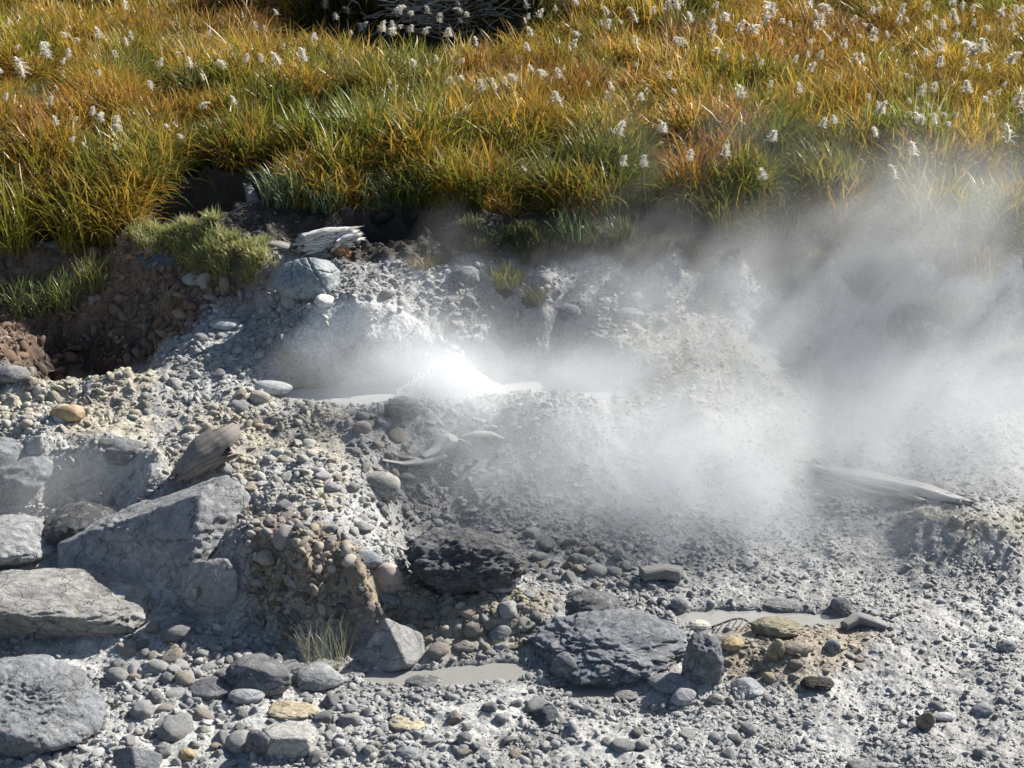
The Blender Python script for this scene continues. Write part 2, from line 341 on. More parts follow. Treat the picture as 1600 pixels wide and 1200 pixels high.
def _rough_from_alpha(nt, a, bs, rough):
    mr = nt.nodes.new('ShaderNodeMapRange'); nt.links.new(a.outputs['Alpha'], mr.inputs[0]); mr.inputs[3].default_value = rough + .15; mr.inputs[4].default_value = .45; nt.links.new(mr.outputs[0], bs.inputs['Roughness'])
def rock_material(name, rough=.85, bump_d=.012, scale=22, obj_color=True, instancer=False, spec=.4, dust=.25):
    m, nt, bs = nmat(name)
    if instancer:
        a = nt.nodes.new('ShaderNodeAttribute'); a.attribute_type = 'INSTANCER'; a.attribute_name = 'tint'; c = a.outputs['Color']
    else:
        a = nt.nodes.new('ShaderNodeObjectInfo'); c = a.outputs['Color']
    t = tex(nt, scale, 6, .7); t2 = tex(nt, scale * .18, 4, .6)
    c = mul(nt, c, ramp(nt, t.outputs[0], [(.28, .6), (.72, 1.38)]))
    c = mul(nt, c, ramp(nt, t2.outputs[0], [(.3, .72), (.7, 1.25)]))
    if dust:                                        # pale mineral film and specks
        t4 = tex(nt, scale * .5, 5, .75); f = ramp(nt, t4.outputs[0], [(.52, 0.), (.72, 1.)])
        mx = nt.nodes.new('ShaderNodeMix'); mx.data_type = 'RGBA'; mm = nt.nodes.new('ShaderNodeMath'); mm.operation = 'MULTIPLY'; mm.inputs[1].default_value = dust
        nt.links.new(f, mm.inputs[0]); nt.links.new(mm.outputs[0], mx.inputs[0]); nt.links.new(c, mx.inputs[6]); mx.inputs[7].default_value = (.5, .5, .48, 1); c = mx.outputs[2]
    nt.links.new(c, bs.inputs['Base Color']); bs.inputs['Roughness'].default_value = rough; bs.inputs['Specular IOR Level'].default_value = spec
    if not instancer:                               # ochre stains in blotches, and fine cracks
        t6 = tex(nt, 2.6, 5, .7); f6 = ramp(nt, t6.outputs[0], [(.56, 0.), (.74, .55)]); mx = nt.nodes.new('ShaderNodeMix'); mx.data_type = 'RGBA'
        nt.links.new(f6, mx.inputs[0]); nt.links.new(c, mx.inputs[6]); mx.inputs[7].default_value = (.30, .27, .19, 1)
        vo = tex(nt, 3.2, kind='ShaderNodeTexVoronoi'); vo.feature = 'DISTANCE_TO_EDGE'
        tw = tex(nt, 5, 4, .6); va = nt.nodes.new('ShaderNodeVectorMath'); va.operation = 'MULTIPLY_ADD'; va.inputs[1].default_value = (.35, .35, .35)
        nt.links.new(tw.outputs['Color'], va.inputs[0]); nt.links.new(vo.inputs['Vector'].links[0].from_socket, va.inputs[2]); nt.links.new(va.outputs[0], vo.inputs['Vector'])
        cr = ramp(nt, vo.outputs['Distance'], [(.0, .45), (.022, 1.)]); c = mul(nt, mx.outputs[2], cr); nt.links.new(c, bs.inputs['Base Color'])
        b1 = bump(nt, bs, cr, bump_d * 1.2, .6)
    if instancer: _rough_from_alpha(nt, a, bs, rough)
    t5 = tex(nt, scale * 4.5, 5, .75); b0 = bump(nt, bs, t.outputs[0], bump_d, .9, None if instancer else b1); bump(nt, bs, t5.outputs[0], bump_d * .45, 1.0, b0)
    return m
M_ROCK = rock_material('boulder_rock', .85, .02, 16, dust=.4)
M_CRUST = rock_material('crusty_rock', .8, .035, 24, dust=.65)
M_SMOOTH = rock_material('smooth_stone', .6, .004, 20, dust=.12)
M_STONE = rock_material('stone', .82, .012, 34, dust=.5)
M_PEB = rock_material('pebble', .65, .004, 40, instancer=True, dust=.15)
M_DARKROCK = rock_material('dark_rough_rock', .8, .04, 20, dust=.3)

def leaf_material(name, instancer=True, transl=.45):
    m, nt, bs = nmat(name); nt.nodes.remove(bs); out = nt.nodes['Material Output']
    v = nt.nodes.new('ShaderNodeAttribute'); v.attribute_name = 'col'; c = v.outputs['Color']
    if instancer:
        a = nt.nodes.new('ShaderNodeAttribute'); a.attribute_type = 'INSTANCER'; a.attribute_name = 'tint'; c = mul(nt, c, a.outputs['Color'])
    else:
        a = nt.nodes.new('ShaderNodeObjectInfo'); c = mul(nt, c, a.outputs['Color'])
    d = nt.nodes.new('ShaderNodeBsdfDiffuse'); tr = nt.nodes.new('ShaderNodeBsdfTranslucent'); gl = nt.nodes.new('ShaderNodeBsdfGlossy')
    gl.inputs['Roughness'].default_value = .38; gl.inputs['Color'].default_value = (.9, .9, .85, 1)
    nt.links.new(c, d.inputs[0]); nt.links.new(c, tr.inputs[0])
    m1 = nt.nodes.new('ShaderNodeMixShader'); m1.inputs[0].default_value = transl; nt.links.new(d.outputs[0], m1.inputs[1]); nt.links.new(tr.outputs[0], m1.inputs[2])
    m2 = nt.nodes.new('ShaderNodeMixShader'); m2.inputs[0].default_value = .03; nt.links.new(m1.outputs[0], m2.inputs[1]); nt.links.new(gl.outputs[0], m2.inputs[2])
    nt.links.new(m2.outputs[0], out.inputs['Surface']); return m
M_GRASS = leaf_material('grass_blade', True, .5); M_GRASS_O = leaf_material('tuft_blade', False, .45); M_PLUME = leaf_material('plume_hair', False, .62)

def water_material(name, col, rough=.08):
    m, nt, bs = nmat(name); bs.inputs['Base Color'].default_value = (*col, 1); bs.inputs['Roughness'].default_value = rough
    t = tex(nt, 9, 4, .6); bump(nt, bs, t.outputs[0], .02, .25); return m
M_MUDWATER = water_material('mud_water', (.25, .247, .228), .14); M_POOL = water_material('milky_water', (.42, .43, .42), .15)

def wood_material(name, c0, c1, rough=.8, stops=(.3, .68)):
    m, nt, bs = nmat(name)
    tc = nt.nodes.new('ShaderNodeTexCoord'); mp = nt.nodes.new('ShaderNodeMapping'); mp.inputs['Scale'].default_value = (1, 1, 1)
    at = nt.nodes.new('ShaderNodeAttribute'); at.attribute_name = 'grain'
    n = nt.nodes.new('ShaderNodeTexNoise'); nt.links.new(at.outputs['Vector'], n.inputs['Vector']); n.inputs['Scale'].default_value = 1.; n.inputs['Detail'].default_value = 5; n.inputs['Roughness'].default_value = .65
    r = ramp(nt, n.outputs[0], [(stops[0], c0), (stops[1], c1)]); nt.links.new(r, bs.inputs['Base Color']); bs.inputs['Roughness'].default_value = rough
    bump(nt, bs, n.outputs[0], .015, .9); return m
M_WOOD = wood_material('bleached_wood', (.22, .21, .20), (.62, .61, .58)); M_DARKWOOD = wood_material('brown_wood', (.095, .08, .07), (.27, .24, .215)); M_WHITEWOOD = wood_material('white_rotten_wood', (.02, .016, .014), (.78, .77, .75), stops=(.40, .56))
M_ORANGEWOOD = wood_material('orange_wood', (.22, .10, .04), (.5, .3, .16)); M_GREYWOOD = wood_material('grey_wood', (.12, .115, .11), (.34, .33, .31))

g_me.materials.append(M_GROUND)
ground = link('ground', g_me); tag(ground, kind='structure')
def water(name, poly, z, mat):
    c = poly.mean(0); d = poly - c; big = c + d * 1.0 + d / np.linalg.norm(d, axis=1)[:, None] * .1
    V = np.c_[np.r_[[c], big], np.full(len(big) + 1, z)]; n = len(big)
    me = mesh_np(name, V, np.array([[0, 1 + i, 1 + (i + 1) % n] for i in range(n)]))
    o = link(name, me, mat); tag(o, kind='structure'); return o
water('hot_spring_pool', pool_poly, POOL_Z, M_POOL); water('mud_puddle', pud_poly, PUD_Z, M_MUDWATER); water('mud_puddle', pud3_poly, PUD_Z, M_MUDWATER); water('mud_puddle', pud2_poly, PUD2_Z, M_MUDWATER)

# ------------------------------------------------------------------ rocks
_ICO = {}
def ico(sub):
    if sub not in _ICO:
        bm = bmesh.new(); bmesh.ops.create_icosphere(bm, subdivisions=sub, radius=1)
        V = np.array([v.co[:] for v in bm.verts]); T = np.array([[v.index for v in f.verts] for f in bm.faces]); bm.free(); _ICO[sub] = (V, T)
    return _ICO[sub]
def rock_verts(seed, sub=4, planes=(), nrand=7, sharp=14, dims=(1, 1, 1), big=.06, ns=2.2, rid=0., crust=0., cr_f=9., bound=1.15, cracks=(), off=(.68, .98)):
    """a body bounded by soft planes, then roughened; unit size times DIMS (half-extents)"""
    rg = np.random.default_rng(seed); D, T = ico(sub)
    r = (np.abs(D) ** 2).sum(1) * 0 + 1.0
    acc = np.full(len(D), bound ** -float(sharp))
    pl = [(np.array(p[:3], float) / np.linalg.norm(p[:3]), p[3]) for p in planes]
    for _ in range(nrand):
        n = rg.normal(size=3); n /= np.linalg.norm(n); pl.append((n, rg.uniform(*off)))
    for n, o in pl: acc += np.maximum(D @ n, 0) ** sharp / o ** sharp
    r = acc ** (-1. / sharp)
    V = D * r[:, None]
    off = rg.uniform(-50, 50, 3)
    dsp = big * fbm(V * ns + off, 3)
    if rid: dsp += rid * ridged(V * 3.1 + off, 4, .55) * .5
    V = V + D * dsp[:, None]
    for n, o, wd, dp in cracks:
        n = np.array(n, float) / np.linalg.norm(n); q = V @ n - o + .04 * noise3(V * 4 + off)
        V = V - D * (dp * np.exp(-(q / wd) ** 2))[:, None]
    V = V * np.array(dims)
    if crust:
        msk = .35 + .9 * sstep(-.3, .4, noise3(V * 1.6 + off + 9))
        V = V + D * (crust * msk * (fbm(V * cr_f + off, 4, .62) + .5 * ridged(V * cr_f * .7 + off, 3, .6)))[:, None]
    return V, T
HERO = []
HERO_BASE = []                                      # footprints, to keep loose stones off
def hero(name, label, box, cat, seed, col, mat, depth=.8, sink=.18, sub=5, fy=.5, **kw):
    """a rock measured by its outline BOX in the photograph, set down where its foot meets the ground"""
    x0, y0, x1, y1 = box
    foot = on_ground((x0 + x1) / 2, y1)
    dist = depth_of(foot.y, foot.z); s = dist / F
    w = (x1 - x0) * s; dpt = w * depth
    h = max((y1 - y0) * s - dpt * .5 * math.sin(PITCH) * .6, .25 * (y1 - y0) * s) / math.cos(PITCH)
    kw.setdefault('crust', .022); kw.setdefault('rid', .04)
    V, T = rock_verts(seed, sub, dims=(1, 1, 1), **kw)
    lo, hi = V.min(0), V.max(0); V = (V - (lo + hi) / 2) / (hi - lo)        # unit box
    zs = V[:, 2] + .5
    sc = np.array([w, dpt, h * (1 + sink)]); pos = np.array([foot.x, foot.y + dpt * fy, foot.z - h * sink])
    for _ in range(4):
        U = np.c_[V[:, 0] * sc[0], V[:, 1] * sc[1], zs * sc[2]] + pos
        vis = U[:, 2] > surf(U[:, 0], U[:, 1]) - .01
        pr = proj(U[vis] if vis.sum() > 20 else U)
        a, b, t = pr[:, 0].min(), pr[:, 0].max(), pr[:, 1].min()
        sc[0] *= np.clip((x1 - x0) / max(b - a, 1), .6, 1.6); pos[0] += ((x0 + x1) / 2 - (a + b) / 2) * s
        sc[2] += (t - y0) * s / math.cos(PITCH); sc[2] = max(sc[2], .03)
    U = np.c_[V[:, 0] * sc[0], V[:, 1] * sc[1], zs * sc[2]]
    cr = kw.get('_', None)
    me = mesh_np(name, U, T); o = link(name, me, mat, loc=pos.tolist()); o.color = (*col, 1)
    tag(o, label, cat); HERO.append((label, o)); HERO_BASE.append((pos[0], pos[1], sc[0] * .5, sc[1] * .5, name))
    return o
GREY, DGREY, LGREY, BLUE, TAN, PALE = (.20, .205, .21), (.085, .088, .095), (.33, .335, .335), (.17, .19, .205), (.34, .26, .165), (.45, .44, .42)
# --- the large boulders
hero('boulder', 'huge grey boulder with a peaked top and flat lit face beside the gravel terrace', (88,742,392,965), 'boulder', 1, (.25,.255,.265), M_ROCK, .8, .1, 6, .45,
     planes=[(.98,-.1,.16,.99),(.80,-.52,.30,.70),(-.42,-.78,.46,.22),(-.72,.1,1,.47),(0,1,.2,.7),(-1,-.2,0,.97),(0,0,-1,1.0)], nrand=0, sharp=30, bound=2.2, big=.03, ns=2.2, rid=.06, crust=.028, cr_f=10)
hero('rock', 'pale grey spall leaning on the lit foot of the huge peaked boulder', (282,872,374,968), 'rock', 101, (.27,.275,.28), M_ROCK, .5, .1, 5, .5, planes=[(.55,-.7,.45,.6),(-.7,-.4,.5,.62),(0,-1,.2,.7)], nrand=2, sharp=14, big=.04, crust=.025)
hero('boulder', 'rounded boulder behind the long slab boulder, its smooth crown dusted white', (-70,803,104,905), 'boulder', 2, (.28,.285,.29), M_ROCK, .9, .25, 6, .5, nrand=1, sharp=5, big=.08, rid=.05, planes=[(.6,-.2,.75,.8)])
hero('boulder', 'long slab boulder with dark hollow underside and pale sloping rim', (-130,884,238,1018), 'boulder', 3, (.27,.265,.25), M_ROCK, .5, .06, 6, .5,
     planes=[(0,-1,-.22,.55),(0,0,-1,1.),(.40,-.22,.8,.58),(-.2,.4,.8,.8),(.85,-.3,.3,.85)], nrand=1, sharp=13, big=.07, rid=.08, crust=.03, cr_f=10)
hero('boulder', 'blue-grey crusty boulder sloping down to gravel beside the white sand', (-130,1022,170,1185), 'boulder', 4, (.29,.305,.325), M_CRUST, .7, .15, 6, .4,
     planes=[(.66,-.25,.75,.42),(0,-.7,.6,.8),(0,0,-1,.9)], nrand=1, sharp=8, big=.09, rid=.1, crust=.06, cr_f=11)
hero('boulder', 'low crusted blue-grey rock bordering the steaming hollow', (-110,682,84,795), 'boulder', 5, (.27,.285,.3), M_CRUST, .7, .3, 5, .5, nrand=3, sharp=8, big=.08, rid=.08, crust=.02, cr_f=8)
hero('rock', 'dark knobbly rock in the hollow behind the huge peaked boulder', (56,783,190,862), 'rock', 6, (.09,.095,.1), M_CRUST, .9, .2, 5, .5, nrand=4, sharp=10, big=.07, rid=.1, crust=.03)
hero('rock', 'grey crusty hump on the rim above the steaming hollow', (135,680,222,738), 'rock', 7, (.2,.21,.22), M_CRUST, .7, .2, 5, .5, nrand=3, sharp=9, big=.06, rid=.06, crust=.015)
hero('boulder', 'black craggy boulder below the steaming slope, wet and pitted', (632,824,832,938), 'boulder', 8, (.13,.133,.142), M_DARKROCK, .7, .1, 6, .45,
     planes=[(.1,-.8,.5,.75),(0,-1,-.3,.75)], nrand=2, sharp=6, big=.14, rid=.2, crust=.07, cr_f=7)
hero('boulder', 'low wide blue-grey boulder with furrowed top beside the mud puddle', (820,950,1082,1072), 'boulder', 9, (.24,.255,.28), M_CRUST, .8, .1, 6, .4,
     planes=[(-.6,-.4,.6,.6),(.1,-.55,.75,.66)], nrand=2, sharp=6, big=.13, rid=.2, crust=.06, cr_f=7)
hero('rock', 'grooved upright slate-blue rock joined to the low wide boulder', (1064,984,1132,1068), 'rock', 10, (.23,.245,.265), M_CRUST, .8, .25, 5, .4, nrand=0, sharp=9, big=.12, rid=.16, crust=.05, planes=[(0,-1,.25,.7),(-.9,0,.3,.75),(.9,-.1,.3,.75),(.25,-.2,1,.6),(0,0,-1,.85)])
hero('rock', 'pyramid shaped grey rock at the edge of the mud puddle', (560,966,664,1058), 'rock', 11, (.25,.25,.245), M_ROCK, .9, .1, 5, .45,
     planes=[(-.35,-.8,.45,.42),(.75,-.25,.6,.42),(-.8,.2,.4,.5),(0,.9,.5,.5)], nrand=0, sharp=22, big=.03, rid=.03, crust=.01)
hero('rock', 'blue-grey boulder with dark cracks below the white rotten stump', (427,402,532,474), 'boulder', 12, (.2,.225,.235), M_SMOOTH, .8, .12, 6, .45,
     planes=[(-.55,-.4,.6,.62),(.1,-.9,.35,.7),(.9,-.2,.2,.8),(.35,-.3,.9,.8)], nrand=1, sharp=8, big=.05, rid=.02, crust=.01, cracks=[((1,.2,.35),.28,.03,.12),((1,-.1,.3),-.38,.025,.1),((.5,.1,1),.55,.02,.05)])
hero('stone', 'rounded grey stone in front of the cracked blue-grey boulder', (438,456,474,487), 'stone', 13, (.24,.245,.24), M_SMOOTH, .9, .12, 4, nrand=4, sharp=9, big=.04)
hero('stone', 'white wedge shaped stone in front of the cracked boulder, by the pool rim', (490,459,525,484), 'stone', 14, (.5,.5,.49), M_SMOOTH, .7, .12, 4, nrand=5, sharp=12, big=.04)
hero('stone', 'smooth whale-backed pale stone at the brink of the bubbling pool', (394,594,457,618), 'stone', 15, (.36,.38,.39), M_SMOOTH, .6, .3, 4, nrand=1, sharp=5, big=.03)
hero('stone', 'tan almond shaped stone lying tilted on the yellow gravel terrace', (78,632,133,664), 'stone', 16, (.36,.25,.14), M_SMOOTH, .6, .1, 4, nrand=3, sharp=8, big=.04)
hero('stone', 'pale boulder stuck in the scarp under the bleached driftwood', (566,736,626,782), 'stone', 17, (.32,.315,.285), M_STONE, .8, .2, 4, nrand=4, sharp=9, big=.05)
hero('stone', 'dark blue-grey stone on the brown soil beside the short grass', (229,397,288,432), 'stone', 18, (.07,.085,.1), M_SMOOTH, .8, .15, 4, nrand=4, sharp=9, big=.05)
hero('stone', 'small pale round stone on brown soil just below the short grass', (284,425,316,450), 'stone', 19, (.3,.31,.3), M_STONE, .8, .15, 4, nrand=3, sharp=7, big=.04)
hero('stone', 'light angular stone half sunk in wet gravel above the yellow terrace', (326,497,378,520), 'stone', 20, (.33,.34,.35), M_SMOOTH, .8, .2, 4, nrand=5, sharp=12, big=.04)
hero('rock', 'grey angular rock at the end of the dark gully', (-25,570,48,606), 'rock', 21, (.17,.17,.17), M_STONE, .7, .2, 4, nrand=5, sharp=12, big=.06)
hero('rock', 'smaller brownish rock leaning at the end of the dark gully', (26,588,62,615), 'rock', 22, (.15,.13,.115), M_STONE, .8, .2, 4, nrand=5, sharp=12, big=.06)
hero('rock', 'dark grey block among the rubble beside the small foreground grass tuft', (352,1020,456,1088), 'rock', 23, (.15,.15,.155), M_ROCK, .8, .15, 5, .45, nrand=4, sharp=14, big=.05, rid=.04, planes=[(-.3,-.8,.4,.6),(.3,0,1,.7)])
hero('rock', 'dark angular rock touching the dark grey block', (294,1058,366,1098), 'rock', 24, (.12,.125,.14), M_ROCK, .8, .15, 4, nrand=5, sharp=14, big=.05)
hero('stone', 'light grey oval stone in front of the dark grey block', (356,1075,414,1102), 'stone', 25, (.3,.31,.32), M_STONE, .7, .2, 4, nrand=3, sharp=8, big=.04)
hero('rock', 'wide cream and grey split stone with a dusty flat top', (404,1128,500,1186), 'rock', 26, (.36,.355,.33), M_STONE, .7, .1, 5, .45, nrand=1, sharp=16, big=.03, planes=[(0,-1,.1,.55),(0,.1,1,.7),(.9,-.2,.1,.8),(-.9,-.3,.2,.8)])
hero('stone', 'dark wedge leaning against the cream and grey split stone', (382,1140,424,1190), 'stone', 27, (.14,.14,.145), M_STONE, .7, .1, 4, nrand=5, sharp=14, big=.05)
hero('stone', 'lumpy cream stone above the split stone', (418,1094,500,1128), 'stone', 28, (.45,.38,.26), M_STONE, .6, .15, 5, nrand=3, sharp=8, big=.12, rid=.08)
hero('rock', 'conical grey rock with a bare flank at the very front', (176,1166,252,1225), 'rock', 29, (.17,.18,.19), M_ROCK, .8, .1, 5, .45, nrand=1, sharp=14, big=.04, planes=[(-.5,-.7,.5,.5),(.7,-.4,.5,.5),(0,.9,.5,.6)])
hero('stone', 'ochre sided stone by the conical front rock', (278,1168,306,1192), 'stone', 30, (.36,.29,.16), M_STONE, .8, .15, 4, nrand=4, sharp=9, big=.06)
hero('rock', 'black angular shard tilted on the gravel in front of the mud puddle', (825,1102,876,1136), 'rock', 31, (.06,.065,.07), M_STONE, .7, .1, 4, nrand=1, sharp=20, big=.03, planes=[(-.5,-.6,.5,.5),(.5,-.5,.7,.5),(.9,.2,.1,.8)])
hero('stone', 'broad dusty grey stone below the low wide boulder', (1010,1050,1086,1090), 'stone', 32, (.22,.225,.235), M_STONE, .7, .15, 4, nrand=4, sharp=9, big=.05)
hero('stone', 'blocky pale grey stone below the grooved rock', (1046,1074,1088,1108), 'stone', 33, (.28,.285,.3), M_STONE, .8, .12, 4, nrand=5, sharp=12, big=.05)
hero('stone', 'triangular grey stone with a bright dusty facet', (1140,1058,1198,1094), 'stone', 34, (.3,.31,.325), M_STONE, .8, .12, 4, nrand=1, sharp=18, big=.03, planes=[(-.5,-.6,.5,.5),(.6,-.3,.7,.5),(.9,.3,.3,.7)])
hero('stone', 'smooth pinkish egg shaped stone beside the black craggy boulder', (582,878,630,936), 'stone', 35, (.33,.27,.24), M_SMOOTH, .8, .12, 4, nrand=1, sharp=5, big=.03)
hero('stone', 'blue-grey block on the terrace edge above the pinkish egg stone', (552,860,598,892), 'stone', 36, (.2,.215,.23), M_STONE, .8, .15, 4, nrand=4, sharp=10, big=.04)
hero('stone', 'pale flat stone leaning on the foot of the black craggy boulder', (752,903,808,930), 'stone', 37, (.27,.28,.29), M_STONE, .7, .15, 4, nrand=4, sharp=10, big=.04)
hero('stone', 'brown boulder at the foot of the conglomerate scarp', (536,938,594,978), 'stone', 38, (.2,.165,.14), M_STONE, .8, .15, 4, nrand=4, sharp=9, big=.06)
hero('stone', 'grey lump beside the brown boulder at the scarp foot', (582,926,625,962), 'stone', 39, (.16,.165,.17), M_STONE, .8, .15, 4, nrand=4, sharp=10, big=.06)
hero('rock', 'grey mud-coated ridge rock behind the second puddle', (1112,928,1196,962), 'rock', 40, (.33,.33,.33), M_CRUST, .7, .2, 5, nrand=4, sharp=9, big=.08, rid=.07)
hero('rock', 'mud-coated lump ending the ridge behind the second puddle', (1190,932,1262,964), 'rock', 41, (.34,.34,.34), M_CRUST, .6, .2, 5, nrand=4, sharp=9, big=.08, rid=.07)
hero('rock', 'lone dark knob at the tip of the second puddle', (1297,932,1330,966), 'rock', 42, (.16,.165,.175), M_STONE, .9, .12, 4, nrand=5, sharp=12, big=.06)
hero('rock', 'small knob between the low wide boulder and the second puddle', (1046,932,1076,964), 'rock', 43, (.19,.2,.205), M_STONE, .9, .12, 4, nrand=5, sharp=12, big=.06)
hero('boulder', 'large domed boulder in thick steam below the reeds', (1456,430,1560,505), 'boulder', 44, (.24,.245,.25), M_ROCK, .7, .15, 5, nrand=2, sharp=7, big=.05, rid=.03)
hero('boulder', 'dark earth-covered boulder carrying a grass tuft in the steam', (1385,470,1500,560), 'boulder', 45, (.19,.19,.185), M_CRUST, .8, .15, 5, nrand=4, sharp=9, big=.08, rid=.08)
hero('rock', 'flat pale ledge rock beyond the domed boulder in steam', (1545,490,1665,520), 'rock', 46, (.3,.3,.3), M_ROCK, .6, .2, 4, nrand=4, sharp=10, big=.05)
hero('rock', 'hazy grey boulder under the ledge in steam', (1540,530,1660,600), 'rock', 47, (.2,.2,.2), M_ROCK, .7, .15, 5, nrand=3, sharp=8, big=.05)
hero('rock', 'square grey block on the hazy rubble slope', (872,474,908,508), 'rock', 48, (.2,.21,.22), M_STONE, .8, .12, 4, nrand=3, sharp=14, big=.04)
hero('rock', 'low slab beside the square block on the hazy slope', (958,480,1008,500), 'rock', 49, (.25,.255,.26), M_STONE, .7, .2, 4, nrand=4, sharp=12, big=.04)
hero('rock', 'blue-grey boulder beside the grassy sod on the rubble slope', (704,415,752,448), 'rock', 50, (.13,.15,.165), M_STONE, .8, .15, 4, nrand=4, sharp=10, big=.05)
hero('stone', 'cream crusted stone sitting on the ochre heap', (1172,962,1256,1000), 'stone', 51, (.36,.32,.22), M_CRUST, .7, .2, 5, nrand=3, sharp=8, big=.1, rid=.08)
hero('stone', 'long striped brown stone in the middle of the ochre heap', (1222,1002,1270,1026), 'stone', 52, (.24,.195,.15), M_STONE, .6, .15, 4, nrand=3, sharp=9, big=.04)
hero('stone', 'pointed grey and ochre stone standing in the ochre heap', (1198,998,1226,1036), 'stone', 53, (.25,.215,.14), M_STONE, .8, .12, 4, nrand=5, sharp=14, big=.05)
hero('stone', 'yellow lumpy stone on the ochre heap near the slate-blue rock', (1126,994,1164,1022), 'stone', 54, (.34,.27,.15), M_STONE, .8, .15, 4, nrand=3, sharp=7, big=.12)
hero('stone', 'small grey pyramid on the far side of the ochre heap', (1288,998,1314,1024), 'stone', 55, (.19,.2,.21), M_STONE, .8, .12, 4, nrand=4, sharp=18, big=.03)
hero('rock', 'dark brown rotten clod hollow on one side below the ochre heap', (1250,1056,1304,1084), 'rock', 56, (.05,.04,.035), M_DARKROCK, .7, .15, 5, nrand=4, sharp=9, big=.12, rid=.14)
hero('stone', 'white bleached knob behind the grooved rock by the second puddle', (1076,968,1110,986), 'stone', 57, (.52,.49,.42), M_STONE, .8, .2, 4, nrand=3, sharp=7, big=.1)
hero('stone', 'long cream stone with a dark tail below the triangular stone', (1104,1084,1132,1102), 'stone', 58, (.36,.35,.32), M_STONE, .6, .15, 4, nrand=4, sharp=10, big=.05)
hero('stone', 'two-toned ochre and slate stone on the open gravel', (1430,1112,1462,1144), 'stone', 59, (.19,.17,.13), M_STONE, .7, .15, 4, nrand=5, sharp=14, big=.06)
hero('stone', 'pale flat shard beside the two-toned stone on open gravel', (1454,1112,1494,1128), 'stone', 60, (.42,.43,.43), M_STONE, .6, .2, 4, nrand=4, sharp=12, big=.03)
hero('stone', 'rounded blue-grey cobble on the open gravel above the pale shard', (1516,1098,1554,1120), 'stone', 61, (.2,.215,.235), M_STONE, .7, .25, 4, nrand=2, sharp=6, big=.04)
hero('stone', 'smooth pale oval slab lying flat near the terrace edge', (452,652,490,664), 'stone', 62, (.5,.5,.48), M_SMOOTH, .8, .3, 4, nrand=0, sharp=5, big=.02)
hero('stone', 'yellow-white lumpy stone pair on the front gravel', (606,1118,664,1146), 'stone', 63, (.44,.39,.26), M_STONE, .8, .2, 4, nrand=4, sharp=9, big=.12)
hero('stone', 'grey smooth front stone with a dark hollow', (616,1166,660,1192), 'stone', 64, (.25,.26,.27), M_STONE, .8, .2, 4, nrand=3, sharp=8, big=.05)
hero('stone', 'dark wedge beside the puddle rim in front of the pyramid rock', (632,1054,690,1078), 'stone', 65, (.13,.135,.14), M_STONE, .7, .15, 4, nrand=5, sharp=12, big=.06)
hero('stone', 'low brown stone emerging from the small second pool of mud', (958,1078,998,1098), 'stone', 66, (.2,.19,.18), M_STONE, .7, .15, 4, nrand=4, sharp=10, big=.05)
hero('stone', 'cracked pale slab beside the small foreground grass tuft', (462,1034,540,1085), 'stone', 67, (.26,.27,.275), M_STONE, .9, .3, 4, nrand=4, sharp=9, big=.06)
hero('stone', 'low dome of mud-caked stone on the mud-water brink below the scarp', (860,1018,905,1070), 'stone', 68, (.14,.15,.16), M_STONE, .9, .12, 4, nrand=4, sharp=10, big=.06)
hero('stone', 'crusty mud lump standing on the front rim of the bubbling pool', (600,618,658,660), 'stone', 69, (.25,.255,.26), M_CRUST, .8, .2, 5, nrand=3, sharp=7, big=.12, rid=.12)
hero('stone', 'grey cobble on the ochre rubble under the black craggy boulder', (762,975,800,1006), 'stone', 70, (.18,.185,.19), M_STONE, .8, .15, 4, nrand=4, sharp=9, big=.05)
hero('stone', 'grey-brown slab low on the rubble above the mud puddle', (706,1000,746,1022), 'stone', 71, (.22,.205,.18), M_STONE, .7, .15, 4, nrand=4, sharp=10, big=.05)
hero('rock', 'grey shoulder of rock between the ochre rubble and low wide boulder', (880,920,975,975), 'rock', 72, (.17,.175,.18), M_CRUST, .8, .2, 5, nrand=4, sharp=9, big=.08, rid=.08)
hero('stone', 'grey wet block on the hazy mudflat', (1556,1000,1590,1018), 'stone', 73, (.2,.205,.21), M_STONE, .7, .2, 4, nrand=4, sharp=10, big=.05)
hero('stone', 'dome of grey rock breaking the gravel at the front edge', (1322,1186,1378,1215), 'stone', 74, (.17,.175,.18), M_STONE, .8, .2, 4, nrand=2, sharp=6, big=.05)

exec_landmarks = [(lab, o) for lab, o in HERO]

# ------------------------------------------------------------------ loose stones: 300 single ones
def stone_mesh(seed, kind, sub=3):
    kw = dict(rounded=dict(nrand=4, sharp=7, big=.08, dims=(1, .85, .7), crust=.02), angular=dict(nrand=11, sharp=26, off=(.5, .9), big=.05, dims=(1, .78, .66), crust=.03), chip=dict(nrand=10, sharp=26, off=(.5, .9), big=.05, dims=(1, .7, .42)), flat=dict(nrand=8, sharp=16, off=(.6, .95), big=.05, dims=(1, .8, .4)), oval=dict(nrand=1, sharp=4, big=.04, dims=(1, .62, .55)), lumpy=dict(nrand=3, sharp=7, big=.16, rid=.1, dims=(1, .85, .75), crust=.05, off=(.55, .95)))[kind]
    V, T = rock_verts(seed, sub, **kw); return mesh_np(kind + '_stone', V, T)
KINDS = ['angular', 'angular', 'flat', 'rounded', 'lumpy', 'angular', 'lumpy', 'flat']
STONE_ME = [(k, stone_mesh(100 + i, k)) for i, k in enumerate(KINDS * 2)]
for _, me in STONE_ME: me.materials.append(M_STONE)
PAL = {'grey': (.235, .238, .24), 'slate grey': (.15, .155, .165), 'pale grey': (.36, .362, .36), 'blue-grey': (.2, .215, .235), 'tan': (.32, .27, .20), 'cream': (.44, .41, .34), 'brown': (.21, .165, .13), 'pinkish': (.31, .26, .235), 'ochre': (.33, .26, .155), 'whitish': (.5, .5, .49)}
